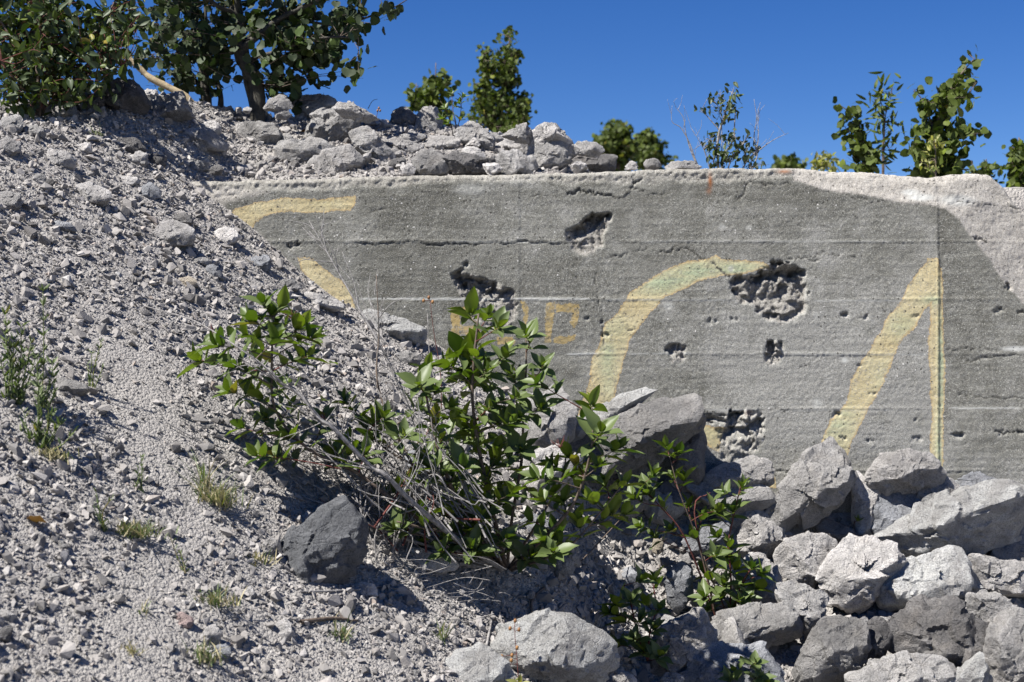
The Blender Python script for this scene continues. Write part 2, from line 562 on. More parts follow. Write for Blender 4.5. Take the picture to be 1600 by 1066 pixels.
spall = np.zeros(X.shape)
rough1 = N(28, 4, 5)
rough2 = N(70, 3, 6)
cell = np.abs(N(40, 2, 7))
def cavity(poly, depth, top_h=0.035, rough=0.5, pale=1.0):
    global D, spall
    P = W(poly)
    sd = sd_poly(XW, ZW, P) + 0.007 * rough1 + 0.005 * rough2
    near = (sd > -0.03).ravel()
    jg = np.zeros(X.size)
    if near.sum() > 40:
        jo, _ = facets(np.c_[X.ravel()[near], Z.ravel()[near]], int(np.clip(near.sum() / 16, 8, 300)), np.random.default_rng(int(poly[0][1])))
        jg[near] = jo
    sd = sd + 0.008 * jg.reshape(X.shape)
    m = sstep(sd, 0.0, 0.010)
    zt = P[:, 1].max(); zb = P[:, 1].min()
    v = np.clip((ZW - zb) / (zt - zb), 0, 1)             # 1 at the top lip
    prof = 0.10 + 0.90 * v ** 0.7
    m2 = sstep(sd, -0.002, 0.004 + 0.02 * (1 - v))
    sel = sd.ravel() > -0.004
    pts = np.c_[XW.ravel()[sel], ZW.ravel()[sel]]
    fac = np.zeros(X.size)
    if len(pts) > 30:
        nc = int(np.clip(len(pts) / 45, 6, 90))
        o_, g_ = facets(pts + 0.006 * np.c_[rough1.ravel()[sel], rough2.ravel()[sel]], nc, np.random.default_rng(int(abs(poly[0][0]))), 0.7)
        o2, g2 = facets(pts, min(nc * 4, 420), np.random.default_rng(3), 0.9)
        fac[sel] = 0.010 * o_ + 0.9 * np.clip(g_, -.025, .025) + 0.0025 * o2 + 0.6 * np.clip(g2, -.01, .01)
    fac = fac.reshape(X.shape)
    D = D + 0.85 * depth * m2 * prof * (1 + 0.5 * rough1) + m2 * min(rough + 0.3, 1.4) * (fac * (0.30 + 1.1 * v * v) + 0.004 * rough2)
    spall = np.maximum(spall, m * pale)
cavity([(882, 364), (905, 350), (925, 334), (955, 334), (956, 350), (945, 378), (925, 398), (902, 402), (890, 388), (884, 372)], 0.035)
cavity([(884, 363), (905, 352), (925, 334), (950, 336), (938, 355), (918, 368), (900, 376)], 0.055, rough=0.7)
cavity([(705, 430), (728, 422), (742, 432), (775, 440), (800, 455), (812, 475), (806, 500), (790, 520), (760, 515), (735, 495), (722, 465)], 0.028, rough=1.0)
cavity([(712, 436), (730, 430), (745, 436), (775, 444), (765, 456), (738, 460), (722, 452)], 0.05, rough=0.6)
cavity([(1140, 434), (1180, 426), (1205, 410), (1240, 412), (1258, 425), (1263, 450), (1262, 478), (1250, 498), (1220, 508), (1196, 500), (1172, 478), (1150, 470), (1142, 455)], 0.040, rough=1.7)
cavity([(1142, 434), (1190, 425), (1252, 424), (1250, 436), (1200, 440), (1160, 446)], 0.035, rough=1.2)
cavity([(1192, 495), (1204, 487), (1216, 488), (1216, 496), (1200, 505)], 0.028, rough=0.8)
cavity([(1040, 546), (1048, 537), (1062, 536), (1074, 541), (1072, 558), (1062, 571), (1050, 570), (1044, 558)], 0.030, rough=0.9)
cavity([(1191, 552), (1197, 538), (1208, 533), (1221, 537), (1223, 552), (1217, 570), (1202, 574), (1193, 566)], 0.032, rough=1.1)
cavity([(1090, 645), (1130, 650), (1150, 640), (1190, 642), (1192, 665), (1188, 700), (1172, 718), (1130, 722), (1112, 706), (1126, 690), (1130, 664), (1100, 660)], 0.020, rough=1.6, pale=0.5)
cavity([(1118, 672), (1150, 664), (1160, 668), (1140, 682), (1122, 688)], 0.028, rough=1.0, pale=0.3)
cavity([(445, 379), (470, 380), (470, 388), (452, 392), (446, 386)], 0.02, rough=1.0, pale=0.2)
for cx, cy, r in [(1318, 495, 6), (1353, 497, 7), (1430, 496, 9), (1112, 503, 6), (1150, 500, 5), (1494, 499, 5), (917, 500, 4), (943, 525, 5), (941, 505, 4), (960, 499, 4), (1319, 685, 6), (1309, 649, 6), (1340, 572, 5), (1365, 614, 5), (1433, 686, 10), (1494, 682, 8), (1560, 486, 8), (1576, 452, 9), (707, 417, 4), (730, 417, 5), (1360, 690, 4), (1432, 658, 4), (1596, 492, 5), (865, 507, 3), (1563, 678, 6), (1598, 677, 6)]:
    a = [(cx + r * 1.3 * math.cos(t) * random.uniform(.5, 1.2), cy + r * 0.7 * math.sin(t) * random.uniform(.5, 1.3)) for t in np.linspace(0, 2 * math.pi, 8)[:-1]]
    cavity(a, 0.020, rough=0.4, pale=0.2)

def crack(pts, w=0.0035, depth=0.014, lip=0.0, jag=0.011):
    global D, crackm
    P = W(pts)
    Q = catmull(np.c_[P, np.zeros(len(P))], 6)[:, :2]
    s = np.arange(len(Q)) * 1.7
    Q[:, 1] += jag * vnoise(np.c_[s, s * 0 + P[0, 0] * 9, s * 0], 9)
    Q[:, 0] += jag * 0.5 * vnoise(np.c_[s, s * 0 + P[0, 0] * 9 + 5, s * 0], 12)
    d = seg_dist(X, Z, Q, False)
    ww = w * 0.5 * np.clip(0.85 + 1.5 * N(22, 3, 15), 0.0, 1.6)
    m = (1 - sstep(d, ww * 0.5, ww * 1.35 + 0.0012)) * sstep(ww / w, 0.05, 0.3)
    D = D + 0.5 * depth * m
    crackm = np.maximum(crackm, m)
    if lip:
        sgn = np.interp(X, Q[:, 0], Q[:, 1])
        inx = (X > Q[:, 0].min()) & (X < Q[:, 0].max())
        D = D - lip * np.exp(-np.clip(Z - sgn, 0, 1) / 0.02) * (Z > sgn) * inx
crackm = np.zeros(X.shape)
crack([(552, 379), (600, 380), (640, 378), (680, 382), (720, 381), (780, 381), (830, 379), (872, 380)], 0.0036, 0.014, 0.003, 0.010)
crack([(872, 380), (930, 380)], 0.002, 0.006, 0.0, 0.003)
crack([(950, 403), (968, 400), (985, 392), (1010, 392), (1040, 394), (1060, 390), (1078, 391), (1095, 403), (1115, 410), (1130, 425), (1142, 433)], 0.0028, 0.012)
crack([(1210, 410), (1232, 404), (1262, 405), (1280, 407)], 0.003, 0.012)
crack([(1265, 403), (1285, 397), (1320, 402), (1350, 398)], 0.002, 0.008)
crack([(885, 303), (905, 298), (925, 301), (945, 305), (965, 308), (982, 300), (990, 288), (1003, 278)], 0.0045, 0.020, 0.004, 0.010)
crack([(985, 292), (1010, 300), (1040, 303)], 0.0025, 0.010)
crack([(1150, 309), (1158, 309), (1170, 286), (1200, 289), (1236, 287)], 0.0028, 0.012)
crack([(1262, 313), (1275, 319), (1290, 318)], 0.002, 0.008)
crack([(1190, 735), (1220, 735), (1250, 737), (1290, 734)], 0.004, 0.016)
crack([(1090, 646), (1130, 647), (1190, 640), (1232, 641)], 0.003, 0.010)
crack([(1488, 566), (1520, 562), (1560, 557), (1600, 556), (1640, 556)], 0.0028, 0.010)
crack([(1500, 618), (1540, 620), (1580, 622), (1640, 620)], 0.003, 0.008)
crack([(1556, 676), (1575, 677), (1598, 677), (1640, 680)], 0.005, 0.016)
crack([(1480, 545), (1560, 544)], 0.002, 0.007)
crack([(933, 400), (931, 440), (935, 470), (941, 500), (943, 540)], 0.0022, 0.008)
crack([(1520, 372), (1530, 372), (1545, 376)], 0.005, 0.016)
crack([(1500, 315), (1600, 320), (1640, 326)], 0.003, 0.010)
crack([(1318, 303), (1355, 312), (1395, 318)], 0.002, 0.006)
crack([(1140, 322), (1180, 340), (1190, 360)], 0.001, 0.004)
for _ in range(14):
    cx = random.uniform(430, 1590); cy = random.uniform(300, 730); l = random.uniform(8, 26)
    crack([(cx, cy), (cx + l * .5, cy + random.uniform(-4, 4)), (cx + l, cy + random.uniform(-4, 4))], 0.0014, 0.006, 0, 0.004)

# worn, spalled arris along the top and the broken right-hand shoulder
dtop = ztop[None, :] - Z
worn_w = np.interp(X, [wx(250), wx(330), wx(420), wx(600), wx(800), wx(1000), wx(1150), wx(1260), wx(1700)], [0.10, 0.10, 0.055, 0.05, 0.035, 0.075, 0.07, 0.03, 0.02])
worn = 1 - sstep(dtop + 0.02 * N(12, 3, 51), worn_w * 0.5, worn_w)
D += worn * (0.006 + 0.006 * N(30, 4, 52) + 0.006 * N(90, 3, 53))
D += 0.012 * (1 - sstep(dtop, 0.0, 0.014))
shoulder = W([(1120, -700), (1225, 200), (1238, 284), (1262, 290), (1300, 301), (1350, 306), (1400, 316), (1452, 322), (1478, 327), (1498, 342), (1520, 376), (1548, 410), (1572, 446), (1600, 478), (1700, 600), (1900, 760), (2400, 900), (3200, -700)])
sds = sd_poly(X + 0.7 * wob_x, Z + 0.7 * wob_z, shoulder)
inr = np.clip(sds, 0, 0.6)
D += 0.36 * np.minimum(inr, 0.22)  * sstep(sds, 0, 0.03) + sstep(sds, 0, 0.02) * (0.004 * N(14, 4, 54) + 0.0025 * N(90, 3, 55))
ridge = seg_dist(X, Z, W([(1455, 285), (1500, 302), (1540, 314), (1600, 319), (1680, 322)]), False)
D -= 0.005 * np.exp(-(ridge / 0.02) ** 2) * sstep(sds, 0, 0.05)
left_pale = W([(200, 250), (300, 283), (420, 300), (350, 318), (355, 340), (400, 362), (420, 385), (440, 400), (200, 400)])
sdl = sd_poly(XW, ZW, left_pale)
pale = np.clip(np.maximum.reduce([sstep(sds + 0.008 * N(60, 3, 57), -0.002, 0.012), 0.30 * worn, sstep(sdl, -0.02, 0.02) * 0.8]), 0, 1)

# paint
STROKES = [
    [(356, 345), (366, 326), (400, 316), (440, 309), (500, 311), (540, 306), (556, 307), (556, 322), (548, 330), (500, 332), (450, 331), (415, 338), (398, 350), (392, 362), (372, 352)],
    [(464, 402), (484, 401), (505, 416), (530, 436), (548, 455), (556, 478), (556, 490), (536, 482), (500, 452), (470, 425)],
    [(905, 640), (920, 595), (926, 560), (936, 540), (945, 505), (962, 490), (984, 456), (1010, 440), (1035, 422), (1075, 408), (1108, 404), (1118, 398), (1128, 405), (1160, 406), (1190, 411), (1203, 413), (1203, 420), (1186, 421), (1150, 431), (1128, 431), (1092, 440), (1062, 455), (1040, 463), (1015, 492), (996, 515), (984, 535), (970, 585), (960, 625), (950, 700), (890, 700)],
    [(1088, 658), (1104, 664), (1136, 668), (1126, 690), (1124, 708), (1108, 700), (1095, 682)],
    [(1186, 718), (1193, 724), (1198, 736), (1212, 748), (1213, 764), (1200, 762), (1196, 745), (1188, 738)],
    [(1450, 404), (1467, 403), (1468, 468), (1444, 482), (1432, 512), (1412, 528), (1396, 560), (1380, 600), (1366, 624), (1346, 660), (1332, 690), (1318, 730), (1270, 740), (1283, 690), (1300, 655), (1322, 630), (1330, 592), (1350, 560), (1366, 532), (1384, 500), (1404, 476), (1424, 440)],
    [(1453, 470), (1465, 408), (1472, 420), (1475, 500), (1477, 560), (1476, 660), (1474, 745), (1462, 745), (1452, 702), (1455, 650), (1453, 600), (1452, 540)],
]
FADED = [
    [(704, 480), (719, 478), (720, 536), (704, 537)], [(718, 478), (734, 480), (752, 481), (744, 491), (718, 492)], [(718, 506), (744, 508), (750, 516), (748, 524), (718, 524)],
    [(814, 470), (825, 473), (827, 492), (824, 506), (818, 512), (818, 490)], [(776, 526), (800, 526), (806, 534), (804, 540), (778, 538)],
    [(852, 474), (866, 473), (865, 500), (863, 536), (850, 537)], [(868, 476), (890, 472), (904, 476), (906, 488), (904, 505), (896, 514), (889, 504), (893, 490), (870, 487)], [(864, 526), (886, 524), (900, 522), (900, 533), (880, 538), (864, 536)],
]
paint = np.max([sd_poly(X, Z, W(p)) for p in STROKES], 0)
faded = np.max([sd_poly(X, Z, W(p)) for p in FADED], 0)
green = np.zeros(X.shape)
for cx, cy, rx, ry, a in [(1040, 440, 60, 22, 1), (1090, 425, 50, 20, 1), (1150, 420, 40, 12, 1.1), (950, 560, 14, 60, .8), (1460, 470, 22, 10, .9), (1472, 580, 7, 140, 1.2), (1410, 510, 26, 22, .7), (1310, 660, 30, 40, .7), (1380, 600, 30, 50, .3), (1470, 700, 8, 60, 1.2), (965, 520, 20, 30, .4), (505, 318, 30, 8, .2), (1110, 680, 20, 20, .4)]:
    green = np.maximum(green, a * np.exp(-(((X - wx(cx)) / (rx / F * WALL_Y)) ** 2 + ((Z - wz(cy)) / (ry / F * WALL_Y)) ** 2)))
# thin white lime lines in the joints, rust, chalk smudges
lime = np.zeros(X.shape)
for y0, xa, xb, a in [(467, 555, 930, 1.0), (469, 940, 1140, .5), (553, 880, 940, 1.0), (553, 975, 1090, .5), (554, 1230, 1460, .35), (377, 1000, 1400, .35), (470, 1265, 1420, .45), (638, 1478, 1600, .7), (641, 1230, 1400, .25), (378, 700, 880, .35), (641, 1095, 1190, .5)]:
    zl = wz(y0) + 0.0015 * n2(X, 0 * X, 3, 2, 60)
    lime = np.maximum(lime, a * (1 - sstep(np.abs(Z - zl), 0.0012, 0.0055)) * sstep(X, wx(xa), wx(xa + 15)) * sstep(-X, -wx(xb), -wx(xb - 15)))
for cx, cy, rx, ry, a in [(1425, 300, 14, 5, 1), (1440, 308, 22, 6, 1), (1500, 312, 30, 9, .8), (1590, 545, 24, 4, 1), (1320, 563, 5, 4, 1), (1277, 630, 8, 8, .5), (1045, 478, 8, 6, .5), (1142, 420, 5, 5, .5), (1128, 355, 6, 5, .4), (1170, 356, 5, 4, .4), (1275, 494, 5, 7, .3), (735, 296, 26, 9, .35)]:
    lime = np.maximum(lime, a * np.exp(-(((X - wx(cx)) / (rx / F * WALL_Y)) ** 2 + ((Z - wz(cy)) / (ry / F * WALL_Y)) ** 2) ** 2))
rust = np.zeros(X.shape)
for cx, cy, rx, ry, a in [(1110, 284, 3, 12, 1), (1108, 298, 4, 5, .6), (1226, 268, 10, 3, .8), (1170, 645, 5, 4, .5)]:
    rust = np.maximum(rust, a * np.exp(-(((X - wx(cx)) / (rx / F * WALL_Y)) ** 2 + ((Z - wz(cy)) / (ry / F * WALL_Y)) ** 2)))
# blotchy cement tones: rectangular pours seen in the photo
tone = 0.46 + 0.45 * N(2.4, 4, 31) + 0.16 * N(7, 3, 32, 0.5, 2.5) + 0.10 * sstep(X, wx(930), wx(935)) + 0.16 * sstep(X, wx(1100), wx(1103)) * sstep(-Z, -wz(310), -wz(330)) * (1 - sstep(X, wx(1462), wx(1467)))
tone = tone - 0.28 * sstep(X, wx(1462), wx(1467)) * (1 - sstep(-Z, -wz(520), -wz(640))) - 0.12 * (1 - sstep(X, wx(560), wx(700))) + 0.10 * sstep(X, wx(810), wx(814)) * sstep(-Z, -wz(467), -wz(470))
tone = tone - 0.14 * (1 - sstep(dtop, 0.05, 0.25))
tone = np.clip(tone, 0, 1)

Yf = WALL_Y + D
nX = X.shape[1]
top_rows = 7
tY = np.linspace(0, 1, top_rows + 1)[1:]
ext = [np.stack([X.ravel(), Yf.ravel(), Z.ravel()], 1)]
zero = []
for t in tY:
    yy = Yf[-1] * (1 - t) + (WALL_Y + WALL_T) * t
    zz = ztop + 0.012 * np.sin(t * math.pi) + 0.006 * n2(xs_w, 0 * xs_w + yy, 25, 3, 33) * (t < 1)
    ext.append(np.stack([xs_w, yy, zz], 1))
ext.append(np.stack([xs_w, np.full(nX, WALL_Y + WALL_T + 0.01), np.full(nX, zbot)], 1))
Vw = np.concatenate(ext)
rows = nz + top_rows + 1
ii = (np.arange(rows - 1)[:, None] * nX + np.arange(nX - 1)[None, :]).ravel()
qw = np.stack([ii, ii + 1, ii + nX + 1, ii + nX], 1)
def A(a, fill):
    return np.concatenate([a.ravel(), np.full((top_rows + 1) * nX, fill)])

def wall_material():
    k = NT('board_marked_concrete')
    P = k.tc.outputs['Object']
    tone_ = k.attr('tone'); pale_ = k.attr('pale'); spall_ = k.attr('spall'); paint_ = k.attr('paint'); faded_ = k.attr('faded')
    green_ = k.attr('green'); lime_ = k.attr('lime'); rust_ = k.attr('rust'); crack_ = k.attr('crack')
    n_mid = k.noise(P, 14, 6, 0.65)
    n_fine = k.noise(P, 230, 3, 0.75)
    n_grain = k.noise(P, 90, 5, 0.75)
    t = k.math('ADD', tone_, k.math('MULTIPLY', k.math('SUBTRACT', n_mid, 0.5), 1.5))
    c = k.ramp(t, [(0.08, (0.108, 0.105, 0.088)), (0.5, (0.182, 0.179, 0.156)), (0.9, (0.275, 0.270, 0.246))])
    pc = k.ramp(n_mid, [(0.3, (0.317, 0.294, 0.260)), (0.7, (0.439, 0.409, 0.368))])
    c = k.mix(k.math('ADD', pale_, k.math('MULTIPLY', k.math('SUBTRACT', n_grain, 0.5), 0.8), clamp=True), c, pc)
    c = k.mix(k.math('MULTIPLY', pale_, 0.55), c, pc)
    c = k.mix(k.math('MULTIPLY', spall_, 0.85), c, k.ramp(n_grain, [(0.3, (0.243, 0.225, 0.197)), (0.65, (0.448, 0.423, 0.386))]))
    # speckled sand and pebbles of the aggregate
    c = k.mix(k.ramp(n_fine, [(0.34, 0.75), (0.50, 0.0)]), c, (0.075, 0.072, 0.062))
    c = k.mix(k.ramp(n_fine, [(0.54, 0.0), (0.68, 0.75)]), c, (0.50, 0.49, 0.45))
    vc = k.voro(P, 75, 'F1', 'Color'); sp = k.new('ShaderNodeSeparateColor'); k.link(vc, sp.inputs[0])
    vd = k.voro(P, 75, 'F1', 'Distance')
    speck = k.math('MULTIPLY', k.math('GREATER_THAN', sp.outputs[0], 0.86), k.math('LESS_THAN', vd, k.math('MULTIPLY', sp.outputs[1], 0.26)))
    c = k.mix(k.math('MULTIPLY', speck, 0.85), c, (0.66, 0.64, 0.60))
    pits = k.math('MULTIPLY', k.math('GREATER_THAN', sp.outputs[2], 0.72), k.math('LESS_THAN', vd, k.math('MULTIPLY', sp.outputs[1], 0.33)))
    # paint
    edge = k.math('ADD', k.math('MULTIPLY', k.math('SUBTRACT', k.noise(P, 55, 6, 0.8), 0.5), 0.030), k.math('MULTIPLY', k.math('SUBTRACT', k.noise(P, 12, 4, 0.7), 0.5), 0.034))
    ps = k.math('ADD', paint_, edge)
    pm = k.ramp(k.math('MULTIPLY', ps, 10.0), [(0.0, 0), (0.012, 1)])
    flake = k.math('MULTIPLY', k.ramp(k.noise(P, 130, 4, 0.8), [(0.36, 0.1), (0.46, 1.0)]), k.ramp(k.noise(P, 22, 6, 0.8), [(0.30, 0.25), (0.46, 1.0)]))
    pm = k.math('MULTIPLY', pm, flake)
    pm = k.math('MULTIPLY', pm, k.math('SUBTRACT', 1.0, k.math('MAXIMUM', k.math('MULTIPLY', spall_, 0.9), k.math('MULTIPLY', crack_, 0.8))))
    streak = k.noise(k.scale(P, (6, 1, 55)), 1.0, 4, 0.6)
    gf = k.math('MULTIPLY', green_, k.ramp(streak, [(0.3, 0.45), (0.6, 1.0)]))
    gf = k.math('MULTIPLY', gf, k.ramp(k.math('MULTIPLY', ps, 10.0), [(0.02, 0.0), (0.16, 1.0)]))
    yel = k.ramp(k.noise(P, 11, 4), [(0.3, (0.504, 0.403, 0.209)), (0.65, (0.547, 0.475, 0.288))])
    yel = k.mix(k.ramp(k.math('MULTIPLY', ps, 10.0), [(0.0, 0.75), (0.09, 0.0)]), yel, (0.418, 0.259, 0.094))
    pcl = k.mix(gf, yel, (0.360, 0.418, 0.266))
    pcl = k.mix(k.ramp(n_fine, [(0.32, 0.4), (0.5, 0.0)]), pcl, (0.30, 0.25, 0.13))
    c = k.mix(k.math('MULTIPLY', pm, 0.88), c, pcl)
    fs = k.math('ADD', faded_, edge)
    fm = k.ramp(k.math('MULTIPLY', fs, 10.0), [(0.0, 0), (0.03, 1)])
    fm = k.math('MULTIPLY', fm, k.ramp(k.noise(P, 38, 5, 0.8), [(0.34, 0.15), (0.56, 0.85)]))
    fm = k.math('MULTIPLY', fm, k.math('SUBTRACT', 1.0, k.math('MULTIPLY', spall_, 0.95)))
    c = k.mix(fm, c, (0.390, 0.285, 0.112))
    c = k.mix(lime_, c, (0.465, 0.465, 0.435))
    c = k.mix(rust_, c, (0.20, 0.07, 0.02))
    c = k.mix(k.math('MULTIPLY', k.math('MAXIMUM', pits, k.math('MULTIPLY', crack_, 0.8)), 0.85), c, (0.05, 0.047, 0.04))
    h = k.math('ADD', k.math('MULTIPLY', n_fine, 0.6), k.math('MULTIPLY', n_grain, 0.8))
    h = k.math('SUBTRACT', h, k.math('MULTIPLY', pits, 0.9))
    h = k.math('ADD', h, k.math('MULTIPLY', speck, 0.25))
    nb = k.bump(h, 0.75, 0.005)
    wood = k.noise(k.scale(P, (2.5, 1, 90)), 1.0, 5, 0.7)
    nb = k.bump(wood, 0.14, 0.003, nb)
    sb = k.new('ShaderNodeBump'); k.link(k.noise(P, 75, 7, 0.75), sb.inputs['Height']); sb.inputs['Distance'].default_value = 0.018
    k.link(k.math('MAXIMUM', spall_, k.math('MULTIPLY', pale_, 0.45)), sb.inputs['Strength']); k.link(nb, sb.inputs['Normal'])
    return k.fin(c, 0.93, sb.outputs[0], 0.2)
M_WALL = wall_material()
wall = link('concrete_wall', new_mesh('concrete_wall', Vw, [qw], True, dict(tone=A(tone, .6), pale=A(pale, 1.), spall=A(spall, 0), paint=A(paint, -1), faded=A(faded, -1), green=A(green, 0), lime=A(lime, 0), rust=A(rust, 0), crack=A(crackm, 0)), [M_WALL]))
tag(wall, 'long weathered grey concrete wall with holes, cracks and faded yellow painted characters', 'wall')
# ------------------------------------------------------------------ rocks
def boulder_mesh(name, poly, dh, level, seed, mat, rough=1.0, kick=0.0):
    """angular boulder: outline poly (N,2) in metres about its centre, half depth dh"""
    r = np.random.default_rng(seed)
    P = np.array(poly, float)
    area = 0.5 * np.sum(P[:, 0] * np.roll(P[:, 1], -1) - np.roll(P[:, 0], -1) * P[:, 1])
    if area < 0: P = P[::-1]
    n, d = [], []
    for i in range(len(P)):
        a, b = P[i], P[(i + 1) % len(P)]
        e = b - a
        L = np.linalg.norm(e)
        if L < 1e-6: continue
        nn = np.array([e[1], -e[0]]) / L
        off = nn @ a
        if off < 0.12 * dh: off = 0.12 * dh
        for sgn in (-1, 1):
            t = r.uniform(0.12, 0.75)
            n.append((nn[0] * math.cos(t), sgn * math.sin(t), nn[1] * math.cos(t))); d.append(off * math.cos(t) * 1.02)
    w = np.ptp(P[:, 0]) / 2; h = np.ptp(P[:, 1]) / 2
    # front facets meet in a ridge: an upward one that takes the sun, an overhanging one below
    rz = P[:, 1].min() + 2 * h * r.uniform(0.22, 0.5) + kick * h
    rx = r.uniform(-0.35, 0.35) * w
    for (fx, fz) in ((r.uniform(-.35, .1), r.uniform(.55, 1.2)), (r.uniform(.1, .6), r.uniform(-.1, .5)), (r.uniform(-.2, .5), r.uniform(-1.0, -.35)), (r.uniform(-.9, -.4), r.uniform(-.2, .3))):
        v = np.array([fx, -1, fz]); v /= np.linalg.norm(v)
        n.append(tuple(v)); d.append(max(v @ np.array([rx, -dh * r.uniform(.85, 1.05), rz]), dh * 0.35))
    for _ in range(4):
        v = np.array([r.uniform(-.8, .8), 1, r.uniform(-.8, .8)]); v /= np.linalg.norm(v)
        n.append(tuple(v)); d.append(dh * r.uniform(.75, 1.0))
    rmean = math.sqrt(w * h)
    for _ in range(9):                       # random blows that knocked corners off
        v = r.normal(size=3); v[1] = -abs(v[1]) * 1.2; v /= np.linalg.norm(v)
        sup = max(v @ np.array([p_[0], -dh * .7, p_[1]]) for p_ in P)
        n.append(tuple(v)); d.append(max(sup * r.uniform(.62, .85), dh * .4))
    n = np.array(n); d = np.array(d)
    V, Fc = ico(level)
    q = np.maximum(V @ n.T, 0) / d[None, :]
    p = 70
    rad = 1.0 / (np.sum(q ** p, 1) ** (1 / p))
    size = math.sqrt(w * h)
    pos = V * rad[:, None]
    lo, hi = pos.min(0), pos.max(0)
    for ax in (0, 2):                        # keep the traced outline's extent
        t0, t1 = P[:, ax // 2].min(), P[:, ax // 2].max()
        pos[:, ax] = (pos[:, ax] - lo[ax]) / (hi[ax] - lo[ax]) * (t1 - t0) + t0
    so = r.uniform(0, 50, 3)
    fo, fg = facets(pos + 0.05 * size * fbm(pos / size * 3 + so, 2, 3)[:, None], 46, r, 0.30)
    fo2, fg2 = facets(pos, 160, r, 0.35)
    # broken, stepped surface
    f1 = fbm(pos / size * 1.3 + so, 3, 1)
    f2 = fbm(pos / size * 3.6 + so, 4, 5)
    f3 = np.abs(fbm(pos / size * 2.4 + so + 9, 3, 9))
    # chipped steps along a bedding direction
    bd = r.normal(size=3); bd /= np.linalg.norm(bd)
    lay = (pos @ bd) / size * r.uniform(3, 5) + 0.8 * f1
    stp = (lay - np.floor(lay)) ** 3
    disp = rough * (0.008 * size * fo + 0.42 * fg + 0.004 * size * fo2 + 0.28 * fg2) + size * rough * (0.012 * f1 + 0.012 * f2 - 0.07 * np.clip(0.12 - f3, 0, 1) + 0.022 * (stp - .3) * (f2 > -0.1))
    if level >= 4:
        disp += 0.0035 * rough * fbm(pos * 42 + so, 4, 14)
    pos = pos + V * disp[:, None]
    me = new_mesh(name, pos, [Fc], True, None, [mat])
    me.set_sharp_from_angle(angle=math.radians(26))
    return me

